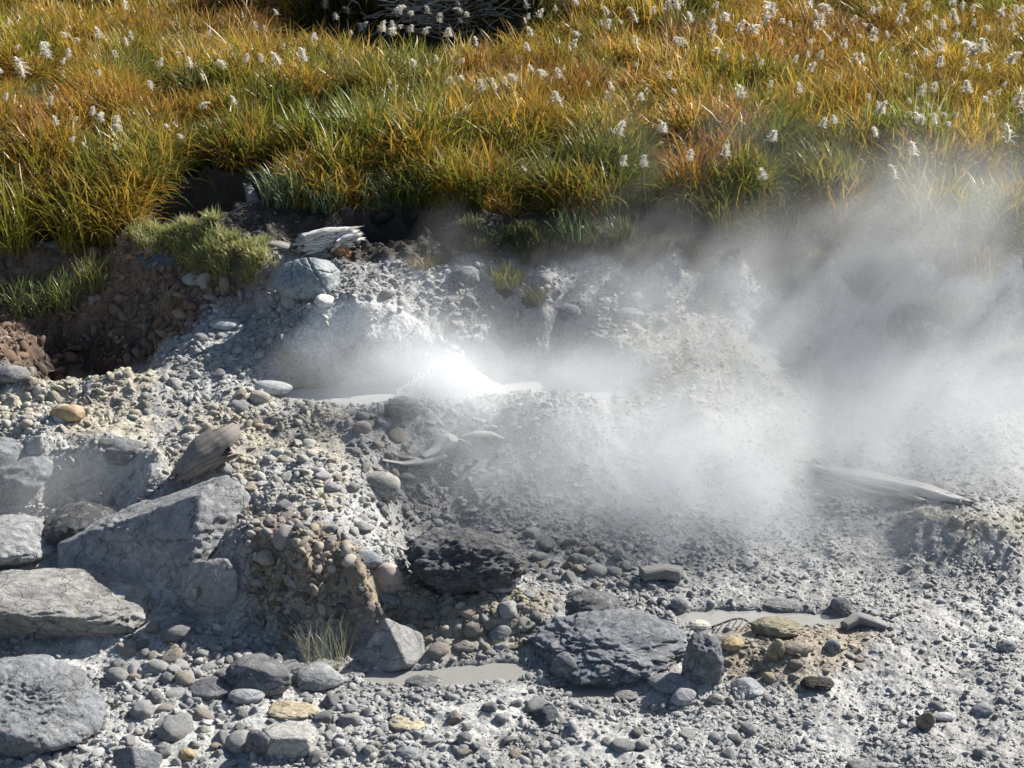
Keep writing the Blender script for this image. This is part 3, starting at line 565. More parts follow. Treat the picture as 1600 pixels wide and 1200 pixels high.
# (outline of an area, number, sizes in metres, colour weights, name of the area)
AREAS = [
 ([(395,805),(470,790),(560,850),(600,920),(500,900),(400,870)], 26, (.07,.18), {'grey':3,'tan':3,'pinkish':3,'brown':1,'pale grey':2}, 'on the brow of the conglomerate scarp'),
 ([(0,600),(260,585),(420,620),(560,650),(560,760),(420,790),(300,700),(0,670)], 58, (.06,.16), {'grey':4,'pale grey':3,'tan':3,'cream':2,'ochre':1}, 'on the yellow gravel terrace'),
 ([(260,530),(340,500),(430,490),(420,590),(300,590)], 26, (.06,.17), {'grey':4,'pale grey':4,'blue-grey':3,'whitish':1}, 'on the grey bench left of the bubbling pool'),
 ([(560,650),(650,650),(640,740),(600,840),(560,840),(540,740)], 26, (.08,.19), {'grey':4,'tan':2,'pale grey':2,'pinkish':1,'brown':1}, 'on the scarp beside the driftwood'),
 ([(620,925),(760,920),(880,940),(840,1010),(700,1030),(610,1000)], 46, (.07,.19), {'grey':3,'tan':3,'cream':1,'ochre':2,'brown':1,'pale grey':2}, 'on the rubble under the black boulder'),
 ([(820,830),(980,860),(1000,920),(880,920),(830,890)], 26, (.08,.19), {'grey':4,'tan':2,'pale grey':2,'pinkish':1}, 'on the misty rubble beside the black boulder'),
 ([(1120,985),(1340,990),(1360,1050),(1220,1080),(1140,1060)], 34, (.045,.11), {'ochre':3,'brown':3,'tan':3,'grey':3}, 'on the ochre heap'),
 ([(200,965),(380,970),(520,1050),(340,1080),(180,1060)], 46, (.08,.2), {'grey':4,'slate grey':2,'tan':2,'pale grey':3,'cream':1}, 'on the rubble in front of the huge boulder'),
 ([(180,1070),(560,1090),(640,1190),(200,1195)], 60, (.07,.21), {'grey':4,'slate grey':3,'pale grey':3,'tan':1,'cream':1}, 'on the front gravel'),
 ([(700,1090),(1250,1110),(1250,1195),(660,1195)], 44, (.05,.15), {'grey':4,'slate grey':3,'pale grey':2,'brown':1,'blue-grey':2}, 'on the gravel before the mud puddle'),
 ([(1300,1060),(1600,1060),(1600,1195),(1300,1195)], 26, (.04,.09), {'grey':4,'slate grey':3,'pale grey':2,'blue-grey':2}, 'on the open wet gravel'),
 ([(560,420),(860,420),(850,510),(700,520),(560,460)], 20, (.05,.11), {'grey':3,'slate grey':3,'pale grey':2}, 'on the rubble slope behind the pool'),
 ([(860,420),(1200,430),(1300,520),(1000,520)], 16, (.06,.14), {'grey':3,'pale grey':3}, 'on the misty slope beyond the pool'),
 ([(0,420),(240,430),(300,480),(60,490)], 12, (.04,.1), {'brown':3,'grey':2}, 'on the brown soil'),
]
def px_in(poly, rg):
    pa = np.array(poly, float); lo, hi = pa.min(0), pa.max(0)
    while True:
        q = rg.uniform(lo, hi)
        if poly_sd(pa, np.array([q[0]]), np.array([q[1]]))[0] > 0: return q
srg = np.random.default_rng(21)
cand = []
for poly, n, (s0, s1), cw, where in AREAS:
    names = list(cw); pw = np.array([cw[k] for k in names], float); pw /= pw.sum(); k = 0; tries = 0
    while k < n and tries < n * 30:
        tries += 1
        q = px_in(poly, srg); g = on_ground(*q); s = s0 * (s1 / s0) ** (srg.random() ** 1.7)
        r = s * .5
        if any(((g.x - hx) / (wx + r * .7)) ** 2 + ((g.y - hy) / (wy + r * .7)) ** 2 < 1 for hx, hy, wx, wy, _ in HERO_BASE): continue
        if any((g.x - c[0].x) ** 2 + (g.y - c[0].y) ** 2 < ((r + c[1] * .5) * .8) ** 2 for c in cand): continue
        if any(poly_sd(pl, np.array([g.x]), np.array([g.y]))[0] > 0 for pl, _, _ in BASINS): continue
        cand.append((g, s, names[srg.choice(len(names), p=pw)], where)); k += 1
cand.sort(key=lambda c: -c[1] / depth_of(c[0].y, c[0].z)); cand = cand[:300]
def normal_at(x, y, e=.05):
    return Vector((-(surf(x + e, y) - surf(x - e, y)) / (2 * e), -(surf(x, y + e) - surf(x, y - e)) / (2 * e), 1)).normalized()
LM = []                                             # landmarks by short name for the labels
for lab, short in (('huge grey boulder','the huge peaked boulder'),('long slab boulder','the long slab boulder'),('blue-grey crusty','the blue-grey crusty boulder'),('black craggy','the black craggy boulder'),('low wide','the low wide boulder'),('pyramid shaped','the pyramid rock'),('blue-grey boulder with dark','the cracked blue-grey boulder'),('smooth whale','the whale-backed stone'),('tan almond','the tan almond stone'),('pale boulder stuck','the pale boulder in the scarp'),('dark grey block','the dark grey block'),('wide cream','the cream split stone'),('lumpy cream','the lumpy cream stone'),('black angular','the black shard'),('broad dusty','the broad dusty stone'),('triangular grey','the triangular stone'),('smooth pinkish','the pinkish egg stone'),('brown boulder at','the brown scarp-foot boulder'),('lone dark knob','the lone dark knob'),('square grey','the square grey block'),('cream crusted','the cream crusted stone'),('dark brown rotten','the dark brown clod'),('two-toned','the two-toned stone'),('smooth pale oval','the pale oval slab'),('yellow-white','the yellow-white stone pair'),('crusty mud lump','the crusty pool-rim lump'),('conical grey','the conical front rock'),('light angular','the light half-sunk stone'),('grey shoulder','the grey rock shoulder'),('long striped','the striped brown stone'),('blue-grey boulder beside','the sod-side boulder'),('dark blue-grey stone','the dark blue-grey stone'),('rounded blue-grey','the blue-grey cobble')):
    for l, o in HERO:
        if l.startswith(lab): LM.append((short, o.location.x, o.location.y)); break
seen = {}
ORD = ['', 'second ', 'third ', 'fourth ', 'fifth ', 'sixth ', 'seventh ', 'eighth ', 'ninth ']
rows = []
med = np.median([c[1] for c in cand])
for g, s, cn, where in cand:
    j = int(srg.integers(len(STONE_ME))); kind, me = STONE_ME[j]
    o = link('stone', me); c = (np.array(PAL[cn]) * .62 + .38 * np.array((.29, .285, .275))) * srg.uniform(1.1, 1.5); o.color = (*c, 1)
    n = normal_at(g.x, g.y)
    q = n.lerp(Vector((0, 0, 1)), .35).normalized().to_track_quat('Z', 'Y') @ Euler((srg.normal() * .18, srg.normal() * .18, srg.uniform(0, 6.28))).to_quaternion()
    o.rotation_mode = 'QUATERNION'; o.rotation_quaternion = q
    sc = s * .5 * np.array([1, srg.uniform(.85, 1.1), srg.uniform(.85, 1.15)]); o.scale = sc.tolist()
    zh = {'flat': .3, 'oval': .5}.get(kind, .65) * s * .5
    o.location = g + Vector((0, 0, 1)) * zh * .12
    d = [(math.hypot(g.x - x, g.y - y), sh, x, y) for sh, x, y in LM]; d.sort(); d0, sh, lx, ly = d[0]
    size = 'large ' if s > med * 1.35 else ('small ' if s < med * .85 else '')
    rel = 'in front of' if ly - g.y > abs(g.x - lx) else ('behind' if g.y - ly > abs(g.x - lx) else ('to the left of' if g.x < lx else 'to the right of'))
    rows.append((o, f'{size}{cn} {kind} stone', rel, sh, d0, where))
    HERO_BASE.append((g.x, g.y, s * .45, s * .4, 'stone'))
rows.sort(key=lambda r: r[4])
for o, desc, rel, sh, d0, where in rows:
    key = (desc, rel, sh); k = seen.get(key, 0); seen[key] = k + 1
    lab = f'{desc} {where}, {rel} {sh}' if k == 0 else f'{ORD[min(k, 8)]}nearest {desc} {rel} {sh}'
    if len(lab.split()) > 16: lab = f'nearest {desc} {rel} {sh}'
    tag(o, lab, 'stone', 'loose stones on the rubble')

# stones held fast in the face of the conglomerate scarp: parts of the ground
erg = np.random.default_rng(8)
EMB = [([(395,860),(470,880),(570,915),(600,960),(550,990),(450,998),(400,975)], 95, (.035,.1)), ([(570,780),(640,790),(660,825),(610,840)], 22, (.03,.07)), ([(60,500),(250,500),(200,565),(80,580)], 40, (.025,.06)), ([(860,840),(980,850),(960,880),(880,880)], 14, (.03,.07))]
for poly, n, (s0, s1) in EMB:
    for _ in range(n):
        g = on_ground(*px_in(poly, erg)); s = s0 * (s1 / s0) ** (erg.random() ** 2)
        o = link('embedded_stone', STONE_ME[int(erg.integers(len(STONE_ME)))][1], parent=ground)
        cn = ['grey', 'tan', 'brown', 'grey', 'slate grey'][int(erg.integers(5))]; o.color = (*(np.array(PAL[cn]) * erg.uniform(.7, 1.05)), 1)
        o.rotation_euler = erg.uniform(0, 6.28, 3).tolist(); o.scale = [s * .5] * 3; o.location = g

# ------------------------------------------------------------------ scatter by geometry nodes (gravel, grass)
def scatter(name, pts, rot, scl, idx, tint, sources):
    me = bpy.data.meshes.new(name); n = len(pts); me.vertices.add(n)
    me.vertices.foreach_set('co', np.asarray(pts, np.float32).ravel())
    for nm, v in (('rot', rot), ('scl', scl)):
        a = me.attributes.new(nm, 'FLOAT_VECTOR', 'POINT'); a.data.foreach_set('vector', np.asarray(v, np.float32).ravel())
    a = me.attributes.new('idx', 'INT', 'POINT'); a.data.foreach_set('value', np.asarray(idx, np.int32))
    set_col(me, 'tint', tint)
    o = link(name, me)
    g = bpy.data.node_groups.new(name, 'GeometryNodeTree')
    g.interface.new_socket('Geometry', in_out='INPUT', socket_type='NodeSocketGeometry'); g.interface.new_socket('Geometry', in_out='OUTPUT', socket_type='NodeSocketGeometry')
    nd = g.nodes; gi = nd.new('NodeGroupInput'); go = nd.new('NodeGroupOutput'); ip = nd.new('GeometryNodeInstanceOnPoints'); jg = nd.new('GeometryNodeJoinGeometry')
    for s in sources:
        oi = nd.new('GeometryNodeObjectInfo'); oi.inputs['Object'].default_value = s; ti = nd.new('GeometryNodeGeometryToInstance')
        g.links.new(oi.outputs['Geometry'], ti.inputs[0]); g.links.new(ti.outputs[0], jg.inputs[0])
    g.links.new(gi.outputs[0], ip.inputs['Points']); g.links.new(jg.outputs[0], ip.inputs['Instance']); ip.inputs['Pick Instance'].default_value = True
    for nm, ty, sk in (('idx', 'INT', 'Instance Index'), ('rot', 'FLOAT_VECTOR', 'Rotation'), ('scl', 'FLOAT_VECTOR', 'Scale')):
        na = nd.new('GeometryNodeInputNamedAttribute'); na.data_type = ty; na.inputs[0].default_value = nm; g.links.new(na.outputs[0], ip.inputs[sk])
    g.links.new(ip.outputs[0], go.inputs[0]); md = o.modifiers.new('scatter', 'NODES'); md.node_group = g
    tag(o, kind='stuff'); return o
def grid_at(A, x, y):
    i = np.clip(np.searchsorted(xs, x) - 1, 0, len(xs) - 2); j = np.clip(np.searchsorted(ys, y) - 1, 0, len(ys) - 2); return A[j, i]
peb_src = []
for i, k in enumerate(['rounded', 'angular', 'flat', 'lumpy', 'angular', 'angular', 'chip', 'lumpy', 'angular', 'flat', 'chip', 'chip', 'chip', 'angular']):
    me = stone_mesh(200 + i, k, 2); me.name = 'pebble'; me.materials.append(M_PEB); peb_src.append(bpy.data.objects.new('pebble', me))
prg = np.random.default_rng(31)
NP_ = 380000
# candidates spread over the open ground, nearer ground more densely
yy = 8.2 + (15.0 - 8.2) * prg.random(NP_) ** 1.15; xx = (prg.random(NP_) * 2 - 1) * (yy * .37 + 1.2)
fld = grid_at(M_field, xx, yy); brw = grid_at(M_brown, xx, yy); bnk = grid_at(M_bank, xx, yy); wet = grid_at(M_wet, xx, yy); yel = grid_at(M_yel, xx, yy); tn = grid_at(M_tan, xx, yy); och = grid_at(M_och, xx, yy) ; oc2 = grid_at(M_och2, xx, yy); mnd = grid_at(np.maximum(M_mound, M_mound2), xx, yy)
patch = n2(xx, yy, 1.6, 3, 50.)
crs = grid_at(M_crust, xx, yy)
keep = (1 - fld) * (1 - .4 * brw) * (1 - .75 * bnk) * (1 - .5 * crs) * np.clip(np.clip(.6 + patch * 1.2, .2, 1) + grid_at(M_bench, xx, yy), 0, 1) * (1 - .75 * grid_at(M_white, xx, yy)) * (1 - .93 * grid_at(np.maximum(np.maximum(M_dome, M_wall), M_mat), xx, yy)) * (1 - .35 * mnd)
for poly, zw, _ in BASINS: keep *= poly_sd(poly, xx, yy) < -.02
ok = prg.random(NP_) < keep
xx, yy = xx[ok], yy[ok]; n = len(xx)
size = .0056 * (1 + prg.pareto(1.72, n)); size = np.clip(size, .0056, .044) * (1 - .35 * sstep(-.1, .6, n2(xx, yy, 1.2, 3, 55.))) * (1 + .25 * grid_at(M_yel, xx, yy) + .35 * grid_at(M_tan, xx, yy))
wet_ = grid_at(M_wet, xx, yy); size *= 1 - .3 * wet_
size *= 1 + .7 * grid_at(M_brown, xx, yy)
hh = surf(xx, yy); e = .04
nxn = -(surf(xx + e, yy) - surf(xx - e, yy)) / (2 * e); nyn = -(surf(xx, yy + e) - surf(xx, yy - e)) / (2 * e)
pts = np.c_[xx, yy, hh + size * .02]
rot = np.c_[prg.normal(0, .45, n) - nyn * .6, prg.normal(0, .45, n) + nxn * .6, prg.uniform(0, 6.28, n)]
scl = size[:, None] * np.c_[np.ones(n), prg.uniform(.7, 1.15, n), prg.uniform(.45, 1.0, n)]
base = np.array([PAL['grey'], PAL['slate grey'], PAL['pale grey'], PAL['blue-grey'], (.27, .265, .25)])[prg.choice(5, n, p=[.36, .2, .16, .14, .14])]
def blend(cols, m):
    global base
    cc = np.array(cols)[prg.integers(0, len(cols), n)]; w = (prg.random(n) < m)[:, None]; base = np.where(w, cc, base)
blend([PAL['tan'], PAL['cream'], (.3, .27, .19), (.26, .24, .19), PAL['ochre']], grid_at(M_yel, xx, yy) * .62)
blend([PAL['tan'], PAL['brown'], PAL['pinkish'], (.24, .2, .15)], grid_at(M_tan, xx, yy) * .8)
blend([PAL['ochre'], PAL['brown'], PAL['tan']], grid_at(M_och, xx, yy) * .75); blend([PAL['tan'], PAL['ochre'], PAL['brown']], grid_at(M_och2, xx, yy) * .5)
blend([(.34, .32, .24), (.3, .29, .23)], grid_at(np.maximum(M_mound, M_mound2), xx, yy) * .6)
blend([(.15, .09, .05), (.1, .06, .035), PAL['brown']], grid_at(M_brown, xx, yy) * .9); blend([(.06, .05, .04), (.1, .08, .06)], grid_at(M_bank, xx, yy) * .85)
loc_c = np.stack([grid_at(C[:, :, ch], xx, yy) for ch in range(3)], 1)
base = (base * .42 + loc_c * .66) * prg.uniform(.8, 1.3, (n, 1))
base = np.c_[base, wet_]
scatter('gravel', pts, rot, scl, prg.integers(0, len(peb_src), n), base, peb_src)

# ------------------------------------------------------------------ grass
def blades_mesh(seed, n, L, width, lean, spread, cols, droop=1.0, seg=5):
    """N arching leaf blades from one root; COLS: list of (colour, weight) for the leaves"""
    rg = np.random.default_rng(seed); V = []; Fq = []; Cc = []
    cw = np.array([c[1] for c in cols], float); cw /= cw.sum(); k = 0
    for _ in range(n):
        a = rg.uniform(0, 6.283); l = L * rg.uniform(.55, 1.1); ln = lean * rg.uniform(.25, 1.3); w = width * rg.uniform(.7, 1.2)
        r0 = spread * math.sqrt(rg.random()); th = rg.uniform(0, 6.283); p = np.array([r0 * math.cos(th), r0 * math.sin(th), -.02])
        t = ln * .5; c0 = np.array(cols[rg.choice(len(cols), p=cw)][0]) * rg.uniform(.75, 1.25)
        tip = np.array(cols[rg.choice(len(cols), p=cw)][0])
        tw = rg.uniform(-.5, .5); ca, sa = math.cos(a + tw), math.sin(a + tw); side = np.array([-sa, ca, 0])
        for s in range(seg + 1):
            f = s / seg; ww = w * (.55 + .9 * f) * (1 - f) ** .55 if s < seg else 0.0004
            V += [p - side * ww * .5, p + side * ww * .5 + np.array([0, 0, ww * .25])]; cc = c0 * (1 - f * .6) + tip * f * .6; Cc += [cc, cc]
            if s < seg:
                Fq.append([k, k + 1, k + 3, k + 2])
            k += 2
            d = np.array([math.cos(a) * math.sin(t), math.sin(a) * math.sin(t), math.cos(t)]); p = p + d * l / seg; t += droop * ln * (.35 + f) / seg * 2.0
    me = mesh_np('grass_blades', np.array(V), np.array(Fq)); set_col(me, 'col', np.array(Cc)); return me
GOLD, ORANGE, GREEN, LGREEN, STRAW, RUST = (.37, .255, .042), (.345, .205, .038), (.10, .12, .026), (.18, .19, .032), (.40, .33, .16), (.185, .105, .042)
mix1 = [((1, 1, 1), 5), ((1.25, 1.05, .8), 2), ((.7, .85, .8), 2), ((1.5, 1.3, 1.1), 1)]
src = []
for i in range(9):
    me = blades_mesh(300 + i, 28, .40, .0118, 1.05, .11, mix1, 1.05); me.materials.append(M_GRASS); src.append(bpy.data.objects.new('grass_clump', me))
grg = np.random.default_rng(51)
N = 56000
yy = 13.0 + 13.0 * grg.random(N) ** 1.25; xx = (grg.random(N) * 2 - 1) * (yy * .37 + 1.2)
sd = poly_sd(field_poly, xx, yy)
hrg = np.random.default_rng(57); nh = 760                 # hummocks: tussocks that arch outwards, with shadowed gaps between them
hy = 13.2 + 13 * hrg.random(nh) ** 1.25; hx = (hrg.random(nh) * 2 - 1) * (hy * .37 + 1.2); hs = hrg.uniform(.7, 1.3, nh)
best = np.full(N, 9.); bi = np.zeros(N, int)
for k in range(nh):
    d_ = np.hypot(xx - hx[k], yy - hy[k]) / hs[k]; m_ = d_ < best; best[m_] = d_[m_]; bi[m_] = k
hgt_f = .42 + .85 * np.exp(-(best / .30) ** 2)
dirt = grid_at(M_dirt_top, xx, yy)
dens = n2(xx, yy, 1.1, 3, 60.)
bare = sstep(.75, .2, np.hypot((xx - on_ground(800, 172).x) / 1.3, (yy - on_ground(800, 172).y) / .8)) * .75
dk1 = on_ground(1010, 235); dk2 = on_ground(1130, 268)
bare = np.maximum(bare, sstep(.5, .2, np.hypot(xx - dk1.x, (yy - dk1.y) * 1.2))); bare = np.maximum(bare, .9 * sstep(.5, .2, np.hypot((xx - dk2.x) / 1.5, yy - dk2.y)))
pxs = 800 + F * xx / (yy * .93 + 1.25)
inset = .05 + .24 * sstep(690, 760, pxs) * sstep(1230, 1120, pxs) + .16 * sstep(250, 300, pxs) * sstep(700, 640, pxs)
hol = np.ones(N, bool)
for c, rx, ry, zf in HOLLOWS: hol &= np.hypot((xx - c[0]) / rx, (yy - c[1]) / ry) > 1.04
ok = hol & (sd + n2(xx, yy, 1.4, 3, 66.) * .34 > inset + .03) & (grg.random(N) < np.clip(.25 + .75 * np.exp(-(best / .36) ** 2) + dens * .35, .06, 1) * (1 - bare) * (1 - dirt))
xx, yy, sd, best, bi, hgt_f = xx[ok], yy[ok], sd[ok], best[ok], bi[ok], hgt_f[ok]; n = len(xx)
hue = n2(xx, yy, .45, 3, 61.) * .55 + n2(xx, yy, 1.4, 2, 62.) * .5; lum = n2(xx, yy, 1.0, 3, 63.)
T = np.zeros((n, 3))
w_edge = sstep(1.6, .3, sd)
# measured patches of the field: (px, py, radius m, golden shift)
for px, py, r, dv in [(120,330,1.5,.12),(60,240,1.6,.45),(250,160,1.8,.1),(420,110,1.6,.55),(560,170,1.3,-.35),(500,240,1.0,-.35),(700,90,1.8,.5),(820,160,1.4,.9),(900,270,.9,-.1),(980,110,1.4,.55),(1200,120,1.5,.5),(1250,180,1.0,.0),(1350,90,1.8,.65),(1500,150,1.6,.5),(1000,40,1.6,-.25),(1400,220,1.2,-.35),(250,230,1.0,-.3),(330,40,2.4,.55),(1200,290,.9,.1),(1090,285,.5,.9),(640,250,.6,-.3)]:
    c = on_ground(px, py); hue += dv * np.exp(-((xx - c.x) ** 2 + ((yy - c.y) * .75) ** 2) / (r * .62) ** 2)
hue += .1 - .1 * w_edge + hrg.normal(0, .3, nh)[bi]
stops = [(-1.0, GREEN), (-.4, (.14, .15, .028)), (-.05, (.235, .215, .035)), (.3, GOLD), (.75, ORANGE), (1.25, RUST)]
for ch in range(3): T[:, ch] = np.interp(hue + grg.normal(0, .16, n), [s[0] for s in stops], [s[1][ch] for s in stops])
st = grg.random(n) < .06; T[st] = np.array(STRAW)
T *= 1.0 * np.clip(1 + .42 * lum, .5, 1.5)[:, None] * grg.uniform(.75, 1.25, (n, 1))
sc = grg.uniform(.75, 1.3, n) * hgt_f * 1.12 * np.clip(1 + .3 * n2(xx, yy, .8, 2, 64.), .6, 1.5) * (1 - .35 * sstep(.25, .0, sd))
scatter('grass', np.c_[xx, yy, surf(xx, yy)], np.c_[grg.normal(0, .22, n) - (yy - hy[bi]) * 1.5, grg.normal(0, .22, n) + (xx - hx[bi]) * 1.5, grg.uniform(0, 6.28, n)], np.c_[sc, sc, sc * grg.uniform(.8, 1.2, n)], grg.integers(0, len(src), n), T, src)
# short turf and wispy grass on the bank and the shelf
src2 = []
for i in range(5):
    me = blades_mesh(330 + i, 22, .15, .0075, 1.0, .05, mix1, 1.0, 4); me.materials.append(M_GRASS); src2.append(bpy.data.objects.new('turf_clump', me))
def turf(name, poly_pts, num, cols, s0, s1, seed):
    rg = np.random.default_rng(seed); poly = ground_poly(poly_pts); lo, hi = poly.min(0), poly.max(0)
    q = rg.uniform(lo, hi, (num * 4, 2)); q = q[poly_sd(poly, q[:, 0], q[:, 1]) + n2(q[:, 0], q[:, 1], 3, 2, seed) * .16 + np.minimum(n2(q[:, 0], q[:, 1], 7, 2, seed + 3), 0) * .25 > 0][:num]
    n = len(q); c = np.array(cols)[rg.integers(0, len(cols), n)] * rg.uniform(.7, 1.3, (n, 1)); s = rg.uniform(s0, s1, n)
    return scatter(name, np.c_[q, surf(q[:, 0], q[:, 1])], np.c_[rg.normal(0, .2, (n, 2)), rg.uniform(0, 6.28, n)], np.c_[s, s, s], rg.integers(0, 5, n), c, src2)
turf('short_grass', [(195,352),(265,364),(345,380),(420,392),(432,425),(400,444),(335,434),(285,415),(235,398),(200,385)], 1500, [(.34, .36, .15), (.44, .41, .22), (.27, .3, .12)], .35, 1.15, 71)
turf('bank_grass', [(720,352),(960,378),(1120,392),(1300,405),(1500,420),(1500,445),(1250,425),(1100,408),(960,400),(840,398),(740,385)], 600, [(.12, .14, .06), (.15, .15, .06), (.1, .12, .055)], .5, 1.2, 72)
turf('bank_grass', [(470,-30),(600,-35),(860,-30),(855,20),(760,48),(600,50),(480,45)], 500, [(.09, .1, .035), (.13, .11, .04), (.07, .08, .03)], 1.6, 3.4, 73)

# single tufts: (base px, width px, height px, tint, label)
clod_me = mesh_np('soil_clod', *rock_verts(77, 4, nrand=3, sharp=6, big=.1, rid=.1)); M_CLOD = rock_material('soil', .95, .03, 18, dust=0.)
clod_me.materials.append(M_CLOD)
TUFT_ME = []
for i in range(5):
    me = blades_mesh(360 + i, 170, .6, .02, .85, .32, mix1, 1.0, 5); me.materials.append(M_GRASS_O); TUFT_ME.append(me)
FINE_ME = [blades_mesh(370 + i, 120, .6, .008, .7, .34, mix1, 1.0, 5) for i in range(2)]
for me in FINE_ME: me.materials.append(M_GRASS_O)
def tuft(px, py, w, h, col, label, clod=False, kindi=0, group=None):
    g = on_ground(px, py); s = depth_of(g.y, g.z) / F
    root = link('grass_tuft', None, loc=g); tag(root, label, 'grass tuft', group)
    b = link('blades', TUFT_ME[kindi % 5] if kindi < 5 else FINE_ME[kindi % 2], parent=root); b.color = (*col, 1); b.scale = (w * s / .95, w * s / .95, h * s / .5); b.rotation_euler = (0, 0, px * .37); b['kind'] = 'stuff'
    if clod:
        c = link('soil_clod', clod_me, parent=root); c.color = (.085, .06, .042, 1) if px < 320 else (.05, .043, .035, 1); c.scale = (w * s * .42, w * s * .3, h * s * .4); c.location = (0, .05, -h * s * .34)
    return root
tuft(508, 1036, 110, 70, (.27, .28, .2), 'wispy grey-green grass tuft growing beside the pyramid rock', False, 6)
tuft(792, 448, 70, 38, (.24, .25, .06), 'yellow-green grass tuft on a dark sod in the rubble slope', True, 1)
tuft(838, 470, 60, 26, (.12, .11, .05), 'brownish grass sod just below the yellow-green tuft', True, 2)
tuft(1480, 486, 90, 34, (.26, .26, .08), 'pale grass tuft on top of the earth-covered boulder in steam', False, 3)
tuft(45, 486, 120, 62, (.17, .21, .08), 'wide dark green grass tuft on the lower brown soil', False, 4)
tuft(105, 478, 90, 56, (.19, .22, .085), 'dark green tuft touching the wide tuft on brown soil', False, 0)
tuft(150, 448, 76, 52, (.24, .25, .085), 'lighter green tuft higher up on the brown soil', False, 1)
tuft(268, 488, 60, 36, (.25, .24, .14), 'dry pale tuft hanging at the soil edge above the gully', False, 6)
tuft(300, 438, 44, 26, (.16, .19, .07), 'small tuft beside the pale round stone on brown soil', False, 5)
tuft(450, 316, 120, 62, (.14, .2, .105), 'bluish green tuft on the knob beside the dark pit', True, 4)
tuft(510, 326, 90, 52, (.13, .19, .105), 'bluish tuft between the dark pit and the cave hollow', True, 0)
tuft(590, 318, 90, 54, (.13, .19, .105), 'bluish green tuft hanging over the cave hollow', True, 1)
tuft(645, 314, 100, 62, (.15, .2, .1), 'tall bluish tuft at the far end of the cave hollow roof', True, 2)
tuft(895, 372, 90, 46, (.11, .16, .075), 'dark green tuft on the shaded soil bank', True, 3)
tuft(975, 376, 70, 40, (.14, .17, .08), 'tuft at the crumbling end of the soil bank', True, 4)
tuft(660, 418, 60, 20, (.2, .17, .09), 'dry straw tuft at the mouth of the cave hollow', False, 1)
# big arching clumps at the near edge of the field
ARCH = []
for i in range(3):
    me = blades_mesh(380 + i, 85, .85, .017, .95, .16, mix1, 1.15, 8); me.materials.append(M_GRASS_O); ARCH.append(me)
for i, (px, py, s_, col, lab) in enumerate([(30,392,1.0,(.21,.2,.03),'arching green reed clump at the frame side, above the brown soil'),(120,388,1.05,(.26,.22,.034),'arching yellow-green reed clump above the dark soil edge'),(172,376,1.05,(.3,.225,.04),'golden reed clump whose long blades arch over the dark pit'),(150,330,1.0,(.2,.19,.03),'reed clump standing behind the golden arching clump'),(60,320,1.0,(.19,.2,.03),'tall green reed clump behind the frame side clump'),(1130,368,.75,(.2,.19,.03),'green and orange reed clump at the end of the bank, before steam'),(1075,312,.8,(.34,.16,.025),'orange tipped reed clump above the bank beside the dark gap'),(860,318,.75,(.19,.2,.035),'bright green reed clump on the bank over the shaded soil'),(940,330,.75,(.2,.2,.035),'bright green reed clump beside the dark gap in the field'),(1200,262,.9,(.11,.15,.03),'dark green reed clump overhanging the small dark gap'),(560,235,.9,(.11,.16,.028),'deep green reed clump above the cave hollow')]):
    g = on_ground(px, py); root = link('reed_clump', None, loc=g); tag(root, lab, 'reed clump')
    b = link('blades', ARCH[i % 3], parent=root); b.color = (*col, 1); b.scale = (s_,) * 3; b.rotation_euler = (0, 0, i * 1.9); b['kind'] = 'stuff'

# ------------------------------------------------------------------ plumes
def plume_mesh(seed, L=.2, full=1.0):
    rg = np.random.default_rng(seed); V = []; Fq = []; Cc = []; k = 0
    lean = rg.uniform(.3, 1.1); a0 = rg.uniform(0, 6.28)
    for s in range(int(130 * full)):
        f = rg.random(); t = lean * f; base = np.array([math.sin(t) * L * f * .7 * math.cos(a0), math.sin(t) * L * f * .7 * math.sin(a0), math.cos(t) * L * f * .85])
        a = a0 + rg.normal(0, 1.3); l = L * rg.uniform(.25, .55) * (1.1 - .6 * f); tt = rg.uniform(.4, 1.3); w = rg.uniform(.004, .009); p = base
        side = np.array([-math.sin(a), math.cos(a), .2]); c = np.array((.88, .85, .77)) * rg.uniform(.8, 1.1)
        for q in range(4):
            ww = w * (1 - q / 3.3) + .001; V += [p - side * ww, p + side * ww]; Cc += [c, c]
            if q < 3: Fq.append([k, k + 1, k + 3, k + 2])
            k += 2; p = p + np.array([math.cos(a) * math.sin(tt), math.sin(a) * math.sin(tt), math.cos(tt)]) * l / 3; tt += .5
    me = mesh_np('seed_head', np.array(V), np.array(Fq)); set_col(me, 'col', np.array(Cc)); me.materials.append(M_PLUME); return me
PL = [plume_mesh(400 + i, .2, 1.0 + .4 * (i % 3)) for i in range(8)]
def stalk_mesh(h):
    V = []; Fq = []; k = 0
    for s in range(5):
        z = h * s / 4 ; x = .02 * (s / 4) ** 2
        for a in range(4): V.append((x + .0025 * math.cos(a * 1.57), .0025 * math.sin(a * 1.57), z - .03))
        if s: 
            for a in range(4): Fq.append([k - 4 + a, k - 4 + (a + 1) % 4, k + (a + 1) % 4, k + a])
        k += 4
    me = mesh_np('stalk', np.array(V), np.array(Fq)); set_col(me, 'col', np.tile([(.35, .3, .12)], (len(V), 1))); me.materials.append(M_GRASS_O); return me
STALK = stalk_mesh(.55)
plrg = np.random.default_rng(77)
